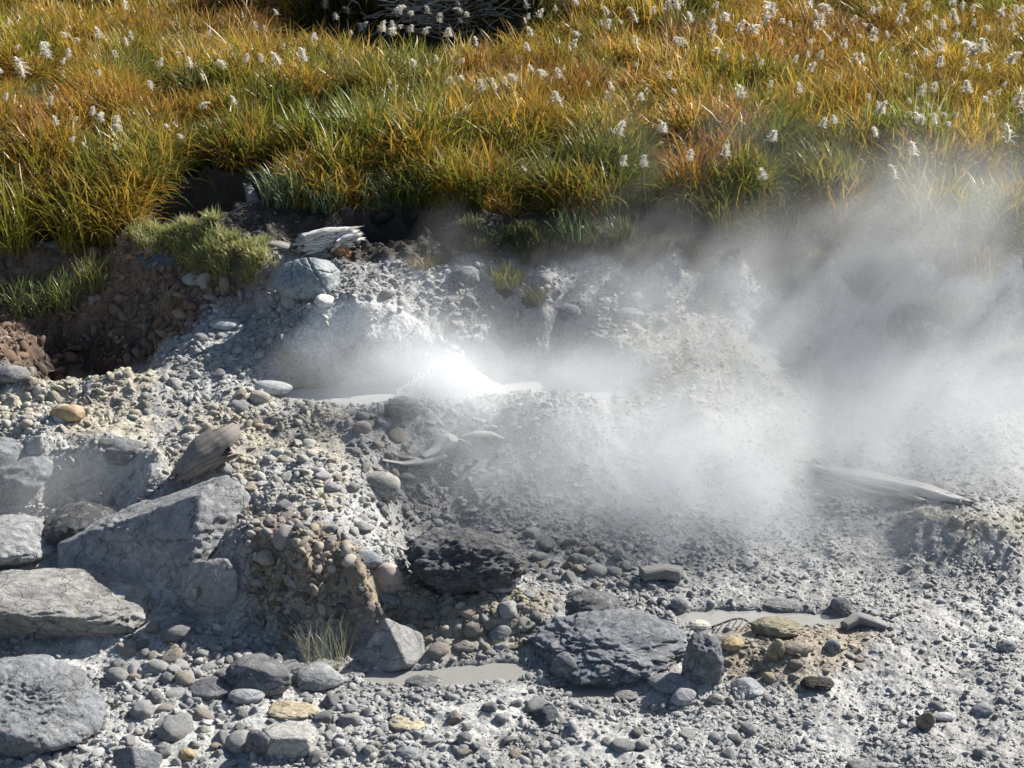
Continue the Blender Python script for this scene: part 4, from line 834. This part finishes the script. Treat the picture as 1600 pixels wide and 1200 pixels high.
plume_px = [(33,112,1.6,'the largest plume, twin headed, at the frame side above the golden reeds'),(72,84,1.2,'fluffy plume just beyond the twin headed one'),(178,195,1.1,'ragged plume leaning in the green grass above the golden arching clump'),(135,183,.9,'small plume beside the ragged leaning plume'),(440,96,1.1,'round plume at the green patch, beside a taller one'),(458,88,1.1,'tall narrow plume next to the round plume in the green patch'),(352,98,1.0,'upright white plume in shade of the green patch'),(400,88,.8,'small plume in the grass left of the round plume'),(617,14,1.0,'bright round plume in front of the dark bank'),(592,42,.9,'double plume at the dark bank foot'),(700,50,.8,'plume on the golden edge before the brush pile'),(972,204,1.2,'broad drooping white plume above the dark gap'),(1018,196,1.0,'bright plume at the back of the dark gap'),(968,252,.9,'low plume in the dark gap'),(1015,240,.9,'drooping plume within the dark gap'),(1162,145,1.0,'bright plume standing alone in the golden reeds'),(1150,147,.8,'small companion of the lone bright plume'),(1085,248,1.0,'drooping plume over the small dark gap'),(1138,238,.9,'plume hanging above the small dark gap'),(1205,275,1.0,'plume lying in the shaded hole before the steam'),(1200,215,1.0,'large soft plume in the green reeds'),(1360,170,1.1,'wide plume above the edge of the steam'),(1425,186,1.1,'bright plume just above the steam'),(1465,186,1.0,'narrow plume above the steam'),(1548,212,1.4,'large drooping plume at the top of the steam'),(1390,275,1.2,'plume half lost in the steam'),(1412,234,1.2,'drooping plume at the steam top edge'),(1378,210,.9,'upright thin plume at the steam edge'),(1510,80,1.6,'big cluster plume in the golden field'),(1527,74,1.3,'tall plume behind the big cluster plume'),(1480,72,1.1,'plume beside the big cluster plume'),(1590,92,1.2,'wide plume at the frame edge of the golden field'),(1585,160,1.2,'drooping plume at the frame edge, above the steam'),(1590,176,1.2,'low drooping plume under the frame edge plume'),(1510,138,1.1,'bright plume in the orange grass'),(1446,144,1.0,'plume in the orange grass near the bright one'),(1186,30,1.4,'tall fluffy plume, finest of the far cluster'),(1158,45,1.2,'fluffy plume beside the finest far one'),(1115,22,1.0,'round plume at the start of the far cluster'),(1138,42,1.0,'low plume in the middle of the far cluster'),(1110,55,1.0,'low plume at the front of the far cluster'),(1292,14,1.2,'broad ragged far plume'),(1268,5,1.1,'far plume cut by the frame'),(1290,34,1.0,'far plume just below the ragged one'),(1350,56,1.1,'far plume among rust coloured grass'),(1052,8,.9,'far plume near the green slope'),(1063,65,.8,'low far plume under the green slope'),(855,115,.9,'plume in the middle of the russet patch'),(810,115,.9,'bright plume at the edge of the russet patch'),(760,132,.9,'plume on the russet patch'),(703,122,.8,'small plume left of the russet patch'),(875,152,1.0,'bright round plume below the russet patch'),(1005,152,.8,'plume at the bronze grass edge'),(836,50,.8,'upright plume on the far golden band'),(197,8,.9,'far plume at the top of the field')]
def make_plume(px, py, s, lab, hgt):
    g = on_ground(px, py + 8, hgt)
    st = link('pampas_plume', STALK, loc=g); st.scale = (1, 1, hgt / .5); st.color = (1, 1, 1, 1); st.rotation_euler = (plrg.normal() * .1, plrg.normal() * .1, plrg.uniform(0, 6.28))
    h = link('seed_head', PL[int(plrg.integers(8))], parent=st); d = depth_of(g.y, g.z) / F
    k = s * 25 * d / .2; h.scale = (k, k, k * .5 / hgt); h.location = (.02, 0, .5); h.rotation_euler = (0, 0, plrg.uniform(0, 6.28)); h.color = (1, 1, 1, 1)
    tag(st, lab, 'plume', 'white seed plumes in the field'); return g
pl_list = []
for px, py, s, lab in plume_px:
    g = make_plume(px, py, s * .95, lab, .55 if s > .85 else .45); pl_list.append((lab, px, py))
dens_areas = [([(1000,0),(1600,0),(1600,110),(1300,110),(1060,80)], 74), ([(470,0),(1000,0),(1000,50),(480,50)], 34), ([(0,0),(470,0),(540,100),(0,150)], 26), ([(540,60),(1060,60),(1060,150),(560,140)], 24), ([(1060,110),(1600,110),(1600,200),(1250,190)], 26), ([(0,130),(450,110),(430,230),(0,240)], 12)]
aname = ['far plume', 'plume before the dark bank', 'plume in the green-gold corner', 'plume of the middle field', 'plume in the golden reeds', 'plume of the near green grass']
prows = []
for (poly, num), an in zip(dens_areas, aname):
    for _ in range(num):
        q = px_in(poly, plrg); s = plrg.uniform(.35, .85); prows.append((q[0], q[1], s, an))
shorts = [(lab.split(',')[0].replace('the largest plume', 'the largest twin headed plume'), a, b) for lab, a, b in pl_list]
pseen = {}
for px, py, s, an in prows:
    d = min(shorts, key=lambda t: (t[1] - px) ** 2 + 2.5 * (t[2] - py) ** 2)
    rel = ('right of' if px > d[1] else 'left of') if abs(px - d[1]) > 1.6 * abs(py - d[2]) else ('beyond' if py < d[2] else 'nearer than')
    size = 'tiny' if s < .5 else ('small' if s < .68 else 'medium')
    nm = d[0] if d[0].startswith('the ') else 'the ' + d[0]
    key = (size, rel, nm); k = pseen.get(key, 0); pseen[key] = k + 1
    lab = f'{size} white plume {rel} {nm}' if k == 0 else f'{ORD[min(k, 8)]}{size} plume {rel} {nm}'
    w = lab.split()
    if len(w) > 16: lab = ' '.join(w[:16])
    make_plume(px, py, s, lab, plrg.uniform(.42, .6))

# ------------------------------------------------------------------ wood
def wood_mesh(name, path, radii, seed=0, flat=1.0, nseg=14, ring=18, groove=.12, jag=.0, stretch=5.):
    """a grooved timber swept along PATH; RADII per path point (half width); FLAT = thickness / width"""
    path = np.array(path, float); k = len(path); tt = np.linspace(0, k - 1, nseg * (k - 1) + 1)
    C_ = np.stack([np.interp(tt, np.arange(k), path[:, i]) for i in range(3)], 1); rr = np.interp(tt, np.arange(k), radii)
    if k > 2:
        for _ in range(6): C_[1:-1] = (C_[:-2] + 2 * C_[1:-1] + C_[2:]) / 4
    tan = np.gradient(C_, axis=0); tan /= np.linalg.norm(tan, axis=1)[:, None]
    up = np.array([0, 0, 1.]); sd_ = np.cross(tan, up); sd_ /= np.linalg.norm(sd_, axis=1)[:, None] + 1e-9; u2 = np.cross(sd_, tan)
    L = np.r_[0, np.cumsum(np.linalg.norm(np.diff(C_, axis=0), axis=1))]
    A = np.linspace(0, 2 * np.pi, ring, endpoint=False); V = []; G = []
    rg = np.random.default_rng(seed); off = rg.uniform(0, 50); n = len(C_)
    for j in range(n):
        ca, sa = np.cos(A), np.sin(A)
        p4 = (np.abs(ca) ** 4 + np.abs(sa) ** 4) ** -.25
        q = np.c_[np.cos(A) * 3, np.sin(A) * 3, np.full(ring, L[j] * stretch)] + off
        m = 1 + groove * ridged(q * np.array([1, 1, .4]), 3) * .8
        x = ca * p4 * rr[j] * m; y = sa * p4 * rr[j] * flat * m
        c = C_[j]
        if jag and j in (0, n - 1): c = C_[j] + 0 * c
        e = tan[j] * (jag * noise3(np.c_[np.cos(A) * 2.2, np.sin(A) * 2.2, np.full(ring, off + j * 7)]))[:, None] if (jag and j in (0, n - 1)) else 0
        V.append(c + sd_[j] * x[:, None] + u2[j] * y[:, None] + e)
        G.append(np.c_[x / max(radii) * 7, y / max(radii) * 7, np.full(ring, L[j] * 2.2)] + off)
    V = np.concatenate(V); G = np.concatenate(G)
    i = np.arange(ring); Fq = np.concatenate([np.c_[j * ring + i, j * ring + (i + 1) % ring, (j + 1) * ring + (i + 1) % ring, (j + 1) * ring + i] for j in range(n - 1)])
    V = np.r_[V, [C_[0]], [C_[-1]]]; G = np.r_[G, G[:1], G[-1:]]; a, b = n * ring, n * ring + 1
    Ft = np.concatenate([np.c_[(i + 1) % ring, i, np.full(ring, a)], np.c_[(n - 1) * ring + i, (n - 1) * ring + (i + 1) % ring, np.full(ring, b)]])
    me = mesh_np(name, V, [Fq, Ft]); a_ = me.attributes.new('grain', 'FLOAT_VECTOR', 'POINT'); a_.data.foreach_set('vector', G.astype(np.float32).ravel()); return me
def og(px, py, dz=0.0):
    g = on_ground(px, py); return (g.x, g.y, g.z + dz)
# bleached driftwood branch on the steaming slope: curved stem with two shredded tongues and a thin hooked twig
dw = link('driftwood', None, loc=og(660, 722)); tag(dw, 'bleached curved driftwood with split end lying across the steaming scarp', 'driftwood'); o0 = np.array(dw.location)
def rel(pts): return [tuple(np.array(p) - o0) for p in pts]
me = wood_mesh('stem', rel([og(596,724,.02), og(630,730,.03), og(665,728,.05), og(690,722,.06)]), [.01, .026, .05, .05], 1, .3, groove=.35, jag=.05); me.materials.append(M_WOOD); link('stem', me, parent=dw)
me = wood_mesh('split_end', rel([og(660,727,.06), og(685,716,.08), og(700,706,.11), og(716,708,.10)]), [.03, .05, .065, .03], 2, .25, groove=.35, jag=.12); me.materials.append(M_WOOD); link('split_end', me, parent=dw)
me = wood_mesh('split_end', rel([og(655,732,.04), og(680,731,.05), og(692,726,.06)]), [.03, .03, .012], 3, .4); me.materials.append(M_WOOD); link('split_end', me, parent=dw)
me = wood_mesh('twig', rel([og(612,716,.05), og(622,723,.05), og(634,727,.05), og(650,729,.05)]), [.004, .007, .009, .009], 4, 1., ring=8); me.materials.append(M_WOOD); link('twig', me, parent=dw)
bw = wood_mesh('driftwood', [og(720,691,.04), og(745,689,.055), og(768,690,.05), og(788,693,.03)], [.012, .024, .026, .012], 5, .6, groove=.35, jag=.06); bw.materials.append(M_WOOD)
tag(link('driftwood', bw), 'thin bleached stick lying in the steam beyond the curved driftwood', 'driftwood')
lg = link('log', None, loc=og(1390, 765)); tag(lg, 'long pale splintered log lying in steam on the mudflat', 'log'); o0 = np.array(lg.location)
for k, (d0, d1, r, nm, c0, c1) in enumerate([(0, 0, .055, 'trunk', (1268,735), (1500,792)), (9, 6, .045, 'splinter', (1290,738), (1512,789)), (-9, -7, .04, 'splinter', (1300,744), (1440,783)), (16, 14, .025, 'splinter', (1330,738), (1480,776)), (-16, -14, .018, 'splinter', (1282,750), (1400,782))]):
    (x0, y0), (x1, y1) = c0, c1
    pts_ = [og(x0 + (x1 - x0) * f, y0 + (y1 - y0) * f + 3 * math.sin(f * 5 + k), .03 + .02 * math.sin(f * 3 + k)) for f in (0, .33, .66, 1)]
    me = wood_mesh(nm, rel(pts_), [r * .35, r * .75, r * .85, r * .4], 60 + k, .6, groove=.4, jag=.14, stretch=2.5); me.materials.append(M_WOOD); link(nm, me, parent=lg)
lb = wood_mesh('log', [og(1002,908,.05), og(1035,906,.06), og(1064,908,.05)], [.05, .055, .05], 8, .8, groove=.08); lb.materials.append(M_GREYWOOD); tag(link('log', lb), 'short grey log half buried beside the misty rubble', 'log')
wb = wood_mesh('wood_block', [og(280,752,.05), og(318,735,.12), og(352,722,.16)], [.07, .12, .13], 9, .6, groove=.34, jag=.22); wb.materials.append(M_DARKWOOD); tag(link('wood_block', wb), 'weathered brown wood block with coarse grain behind the huge peaked boulder', 'wood block')
ml = wood_mesh('log', [og(1385,985,.02), og(1340,975,.05), og(1318,985,.03)], [.02, .04, .03], 10, .8); ml.materials.append(M_GREYWOOD); tag(link('log', ml), 'mud coated root arching at the tip of the ochre heap', 'root')
# white rotten stump
sg = og(500, 412); st = link('tree_stump', None, loc=sg); tag(st, 'white rotten tree stump with jagged flaky bark above the cracked boulder', 'tree stump'); o0 = np.array(st.location)
def Wp(px, py, y): 
    z = CAM_H - y * math.tan(ang(py)); return np.array(W(px, y, z))
yb = sg[1]
def slab(name, px0, py0, px1, py1, y0, y1, rad, flat, seed, mat, groove=.22, jag=.05):
    a, b = Wp(px0, py0, y0) - o0, Wp(px1, py1, y1) - o0
    me = wood_mesh(name, [a, (a + b) / 2 + np.array([0, 0, .02]), b], [rad * .9, rad, rad * .85], seed, flat, groove=groove, jag=jag); me.materials.append(mat); return link(name, me, parent=st)
def flake(name, c, r, seed, mat, rot):
    V, T = rock_verts(seed, 6, nrand=7, sharp=12, big=.2, ns=2.6, rid=.3, dims=r, crust=.02, cr_f=15); E = np.array(Euler(rot).to_matrix()); V = V @ E.T + c
    me = mesh_np(name, V, T); a_ = me.attributes.new('grain', 'FLOAT_VECTOR', 'POINT'); a_.data.foreach_set('vector', ((V @ E) * np.array([14, 40, 34])).astype(np.float32).ravel()); me.materials.append(mat); return link(name, me, parent=st)
for k, (a0, b0, c0, d0, r_) in enumerate([(474,372,546,360,.035),(468,381,552,368,.05),(472,390,550,378,.05),(476,398,540,390,.04),(500,368,538,362,.03),(486,402,520,398,.03),(520,384,554,366,.035)]):
    slab('bark_slab', a0, b0, c0, d0, yb + .06 + .02 * (k % 3), yb + .16 + .02 * (k % 2), r_, .75, 80 + k, M_WHITEWOOD, .45, .2)
flake('heartwood', Wp(536, 400, yb + .08) - o0, (.06, .05, .07), 3, M_ORANGEWOOD, (0, .3, 0))
flake('heartwood', Wp(500, 403, yb + .10) - o0, (.2, .09, .08), 4, M_DARKWOOD, (0, .1, 0))
slab('root', 440, 414, 492, 398, yb + .02, yb + .1, .05, .5, 5, M_WHITEWOOD)
slab('root', 452, 420, 500, 404, yb - .05, yb + .05, .03, .5, 6, M_WOOD)
pl_ = wood_mesh('driftwood', [Wp(402, 380, yb + .12), Wp(440, 385, yb + .1), Wp(474, 394, yb + .06)], [.04, .06, .03], 12, .5, groove=.25, jag=.06); pl_.materials.append(M_GREYWOOD)
tag(link('driftwood', pl_), 'grey weathered plank of wood running from the short grass to the white stump', 'driftwood')
rt = wood_mesh('root', [np.array(W(399, 14.75, 1.25)), np.array(W(394, 14.72, 1.45)), np.array(W(400, 14.8, 1.62)), np.array(W(388, 14.95, 1.8))], [.02, .035, .05, .025], 13, .8, groove=.4, jag=.1); rt.materials.append(M_GREYWOOD)
tag(link('root', rt), 'grey gnarled root hanging down the wall of the dark pit', 'root')
# dead fern frond leaning over the second puddle
fg = og(1118, 984); fr = link('dead_frond', None, loc=fg); tag(fr, 'dead brown frond with bare ribs arching over the second puddle', 'dead frond'); o0 = np.array(fr.location)
yf = fg[1]; arc = [Wp(px, py, yf + .02 + .1 * k / 5) - o0 for k, (px, py) in enumerate([(1112,980),(1128,974),(1146,967),(1160,966),(1170,972),(1176,980)])]
me = wood_mesh('rachis', arc, [.006] * 6, 14, 1., ring=6, nseg=6); me.materials.append(M_DARKWOOD); link('rachis', me, parent=fr)
low = [Wp(px, py, yf - .03) - o0 for px, py in [(1116,985),(1122,984),(1132,984),(1140,985),(1150,984),(1158,984),(1166,984)]]
for k, lp in enumerate(low):
    t_ = .4 + k * .7; i0 = int(min(t_, 4)); a = arc[i0] * (1 - (t_ - i0)) + arc[min(i0 + 1, 5)] * (t_ - i0) if t_ < 5 else arc[5]
    me = wood_mesh('rib', [a, (a + lp) / 2 + np.array([.01, 0, .01]), lp], [.004, .004, .003], 15 + k, 1., ring=5, nseg=3); me.materials.append(M_DARKWOOD); link('rib', me, parent=fr)
# brush pile on the dark bank beyond the field
brg = np.random.default_rng(5); V = []; Fq = []; k = 0
bc = np.array(W(684, 21.75, 2.42))
for i in range(260):
    c = bc + brg.normal(0, 1, 3) * np.array([.42, .12, .16]); a = brg.normal(0, .5); l = brg.uniform(.3, .8); b_ = brg.normal(0, .25); r = brg.uniform(.006, .016)
    for s in range(4):
        f = s / 3 - .5; p = c + np.array([math.cos(a) * l * f, brg.normal() * .02, math.sin(a) * l * f * .6 + b_ * f * f])
        for q in range(3): V.append(p + r * np.array([0, math.cos(q * 2.09), math.sin(q * 2.09)]))
        if s:
            for q in range(3): Fq.append([k - 3 + q, k - 3 + (q + 1) % 3, k + (q + 1) % 3, k + q])
        k += 3
me = mesh_np('brush_pile', np.array(V), np.array(Fq)); a_ = me.attributes.new('grain', 'FLOAT_VECTOR', 'POINT'); a_.data.foreach_set('vector', (np.array(V) * 9).astype(np.float32).ravel()); me.materials.append(M_GREYWOOD)
bp = link('brush_pile', me); tag(bp, 'pile of dead grey twigs on the dark bank beyond the field', 'brush pile', kind=None)

# ------------------------------------------------------------------ boiling fountain in the pool
m, nt, bs = nmat('foam'); M_FOAM = m
bs.inputs['Base Color'].default_value = (.88, .9, .9, 1); bs.inputs['Roughness'].default_value = .25; bs.inputs['Subsurface Weight'].default_value = .6; bs.inputs['Subsurface Radius'].default_value = (.12, .12, .12); bs.inputs['Subsurface Scale'].default_value = 1.
t = tex(nt, 30, 4, .7); bump(nt, bs, t.outputs[0], .03, .7)
fc = np.array(P(712, 616, POOL_Z)); ft = link('boiling_fountain', None, loc=fc.tolist()); ft.scale = (.85, .85, .8); tag(ft, 'white boiling water bursting up from the steaming spring pool', 'fountain')
D, T = ico(6); zz = np.maximum(D[:, 2], 0); rho = np.hypot(D[:, 0], D[:, 1])
frg = np.random.default_rng(14); hgt = .07 * (1 - rho ** 2) + .03 * ridged(D * 4 + 5, 4, .6)
for kx, ky, kr, kh in [(-.1, 0, .42, .10), (-.24, .1, .24, .06), (.14, -.1, .3, .07), (.38, .1, .3, .04), (-.5, 0, .26, .03)] + [(*frg.uniform(-.6, .6, 2), frg.uniform(.12, .2), frg.uniform(.02, .05)) for _ in range(34)]:
    hgt = hgt + kh * np.exp(-((D[:, 0] - kx) ** 2 + (D[:, 1] - ky) ** 2) / kr ** 2) * (1 - rho ** 4)
hgt *= 1 + .35 * noise3(D * 9 + 2)
V = np.c_[D[:, 0] * .46, D[:, 1] * .28, np.where(D[:, 2] > 0, np.minimum(zz * 4, 1) * hgt, -.08)]
V += .035 * np.c_[noise3(D * 8), noise3(D * 8 + 7), noise3(D * 8 + 13) * .6]
link('water_dome', mesh_np('water_dome', V, T), M_FOAM, parent=ft)
wrg = np.random.default_rng(9); Vs = []; Ts = []; D1, T1 = ico(1); k = 0
for i in range(2200):
    th = wrg.uniform(0, 6.28); r = wrg.uniform(0, .42) ** .8; h = .44 * (1 - (r / .5)) * wrg.uniform(.1, 1.1) ; s = .003 + .010 * wrg.random() ** 3
    c = np.array([math.cos(th) * r * 1.05 - .06, math.sin(th) * r * .7, max(h, .02)]); Vs.append(D1 * s * np.array([1, 1, wrg.uniform(1, 2.2)]) + c); Ts.append(T1 + k); k += len(D1)
dr = link('droplets', mesh_np('droplets', np.concatenate(Vs), np.concatenate(Ts)), M_FOAM, parent=ft); dr['kind'] = 'stuff'

# ------------------------------------------------------------------ steam: a fog grid shaped by the vents and the drift of the air
VX = np.array([[-4.3, 5.3], [9.0, 15.6], [0.0, 3.6]]); VS = .056
NV = [int(round((b - a) / VS)) + 1 for a, b in VX]
ax = [np.linspace(a, b, n) for (a, b), n in zip(VX, NV)]
X, Y, Z = np.meshgrid(*ax, indexing='ij'); sh3 = X.shape
Hs = surf(X[:, :, 0].ravel(), Y[:, :, 0].ravel()).reshape(sh3[:2])[:, :, None]
A = Z - Hs                                          # height above the ground
# puffs: (px, py of the middle, its height above the ground, rx, ry, rz, density)
PUFF = [
 (520,600,.14,.50,.40,.28,1.0),(600,592,.2,.50,.40,.32,1.8),(720,585,.25,.50,.45,.34,1.3),(708,592,.2,.22,.2,.2,2.2),(690,600,.12,.3,.2,.14,2.),(840,600,.16,.60,.40,.30,.7),(930,605,.18,.55,.5,.33,.6),
 (620,515,.15,.6,.5,.3,.45),(720,660,.12,.6,.5,.3,.5),(730,720,.12,.5,.5,.3,.7),(850,700,.15,.8,.6,.42,.85),(1000,700,.18,.9,.6,.45,.95),(1150,720,.18,.9,.7,.45,1.0),(1080,780,.12,.9,.45,.32,.75),(1230,790,.12,.8,.4,.3,.65),(900,790,.1,.7,.35,.26,.5),(1100,600,.15,1.1,.8,.4,.55),(1150,845,.1,1.0,.35,.2,.3),
 (1330,700,.22,1.0,.8,.5,.8),(1450,640,.25,1.1,.9,.5,.65),(1590,600,.35,1.0,.8,.6,.6),(1600,700,.2,.9,.6,.4,.45),(1350,570,.25,1.0,.8,.5,.6),(1500,520,.3,1.1,.8,.6,.3),(1250,500,.2,1.0,.7,.4,.5),(1150,500,.15,1.0,.6,.35,.45),(1280,560,.2,.9,.6,.4,.5),
 (1300,440,.3,.7,.6,.5,.6),(1400,400,.5,.6,.6,.6,.45),(1490,410,.5,.8,.6,.6,.24),(1600,400,.5,.8,.6,.5,.24),(1390,330,.7,.5,.5,.5,.36),(1340,370,.5,.4,.5,.5,.3),(1470,340,.8,.6,.5,.5,.26),(1570,330,.8,.7,.5,.5,.3),(1420,275,.9,.4,.45,.35,.16),
 (1150,425,.15,.9,.5,.35,.5),(1020,440,.12,.8,.5,.3,.4),(712,375,.2,.26,.25,.34,.26),(690,430,.15,.5,.4,.3,.3),(870,480,.12,.7,.5,.3,.3),
 (120,765,.2,.75,.35,.35,.45),(30,780,.15,.5,.4,.35,.45),(250,880,.15,.4,.3,.4,.22),(1350,850,.1,1.0,.4,.2,.22),(1500,760,.1,.9,.4,.25,.25)]
Dn = np.zeros(sh3)
for px, py, up, rx, ry, rz, dn in PUFF:
    g = on_ground(px, py, up)
    q = ((X - g.x) / rx) ** 2 + ((Y - g.y) / ry) ** 2 + ((Z - g.z - up) / rz) ** 2
    Dn += dn * np.exp(-q * 1.1)
pp = np.c_[X.ravel() * .9, Y.ravel() * .9, Z.ravel() * 1.1]
wp = np.c_[noise3(pp * 1.1 + 5), noise3(pp * 1.1 + 25), noise3(pp * 1.1 + 45)] * .45
base_l = .20 * sstep(-.3, 1.3, X) * sstep(10.7, 11.4, Y + .25 * X * 0) * np.exp(-np.maximum(A, 0) / .42)
Dn = Dn * .48 + base_l * .95
qq = pp * np.array([1.5, 1.5, 1.0]) + wp * 1.3; qq[:, 0] -= .7 * qq[:, 2]
nz = (fbm(qq + np.array([0, 0, 3.]), 5, .62) + .35 * ridged(qq * 1.4 + 11, 4, .6) - .1).reshape(sh3)
Dn *= np.clip(.8 + .95 * nz, .03, 2.6)
Dn *= sstep(-.12, .02, A)
edge = np.minimum.reduce([sstep(VX[0, 0], VX[0, 0] + .3, X), sstep(VX[0, 1], VX[0, 1] - .3, X), sstep(VX[1, 0], VX[1, 0] + .3, Y), sstep(VX[1, 1], VX[1, 1] - .3, Y), sstep(VX[2, 1], VX[2, 1] - .3, Z)])
Dn = np.maximum(Dn * edge - .04, 0)
STEAM_GAIN = 1.0
me = bpy.data.meshes.new('steam'); me.vertices.add(Dn.size); set_flt(me, 'dens', (Dn * STEAM_GAIN).transpose(2, 1, 0).ravel())
stm = link('steam', me); tag(stm, 'white steam rising and drifting over the hot spring', kind='stuff')
m = bpy.data.materials.new('steam'); m.use_nodes = True; nt = m.node_tree; nt.nodes.clear(); out = nt.nodes.new('ShaderNodeOutputMaterial'); pv = nt.nodes.new('ShaderNodeVolumePrincipled')
pv.inputs['Color'].default_value = (.955, .978, 1, 1); pv.inputs['Density'].default_value = 1.0; pv.inputs['Anisotropy'].default_value = .25
nt.links.new(pv.outputs[0], out.inputs['Volume']); me.materials.append(m)
g = bpy.data.node_groups.new('steam', 'GeometryNodeTree'); g.interface.new_socket('Geometry', in_out='INPUT', socket_type='NodeSocketGeometry'); g.interface.new_socket('Geometry', in_out='OUTPUT', socket_type='NodeSocketGeometry')
nd = g.nodes; gi = nd.new('NodeGroupInput'); go = nd.new('NodeGroupOutput'); vc = nd.new('GeometryNodeVolumeCube'); vc.inputs['Min'].default_value = VX[:, 0].tolist(); vc.inputs['Max'].default_value = VX[:, 1].tolist()
for k, s in enumerate(('Resolution X', 'Resolution Y', 'Resolution Z')): vc.inputs[s].default_value = NV[k]
ps = nd.new('GeometryNodeInputPosition'); sp_ = nd.new('ShaderNodeSeparateXYZ'); g.links.new(ps.outputs[0], sp_.inputs[0])
def mth(op, a, b):
    q = nd.new('ShaderNodeMath'); q.operation = op
    for k, x in enumerate((a, b)):
        if isinstance(x, (int, float)): q.inputs[k].default_value = x
        else: g.links.new(x, q.inputs[k])
    return q.outputs[0]
ii = []
for k in range(3):
    t = mth('MULTIPLY', mth('SUBTRACT', sp_.outputs[k], float(VX[k, 0])), float((NV[k] - 1) / (VX[k, 1] - VX[k, 0]))); ii.append(mth('MINIMUM', mth('MAXIMUM', mth('ROUND', t, 0), 0), NV[k] - 1))
iv = mth('ADD', ii[0], mth('MULTIPLY', mth('ADD', ii[1], mth('MULTIPLY', ii[2], NV[1])), NV[0]))
si = nd.new('GeometryNodeSampleIndex'); si.data_type = 'FLOAT'; si.domain = 'POINT'; na = nd.new('GeometryNodeInputNamedAttribute'); na.data_type = 'FLOAT'; na.inputs[0].default_value = 'dens'
g.links.new(gi.outputs[0], si.inputs['Geometry']); g.links.new(na.outputs[0], si.inputs['Value']); g.links.new(iv, si.inputs['Index']); g.links.new(si.outputs[0], vc.inputs['Density'])
sm = nd.new('GeometryNodeSetMaterial'); sm.inputs['Material'].default_value = m; g.links.new(vc.outputs[0], sm.inputs[0]); g.links.new(sm.outputs[0], go.inputs[0])
md = stm.modifiers.new('steam', 'NODES'); md.node_group = g
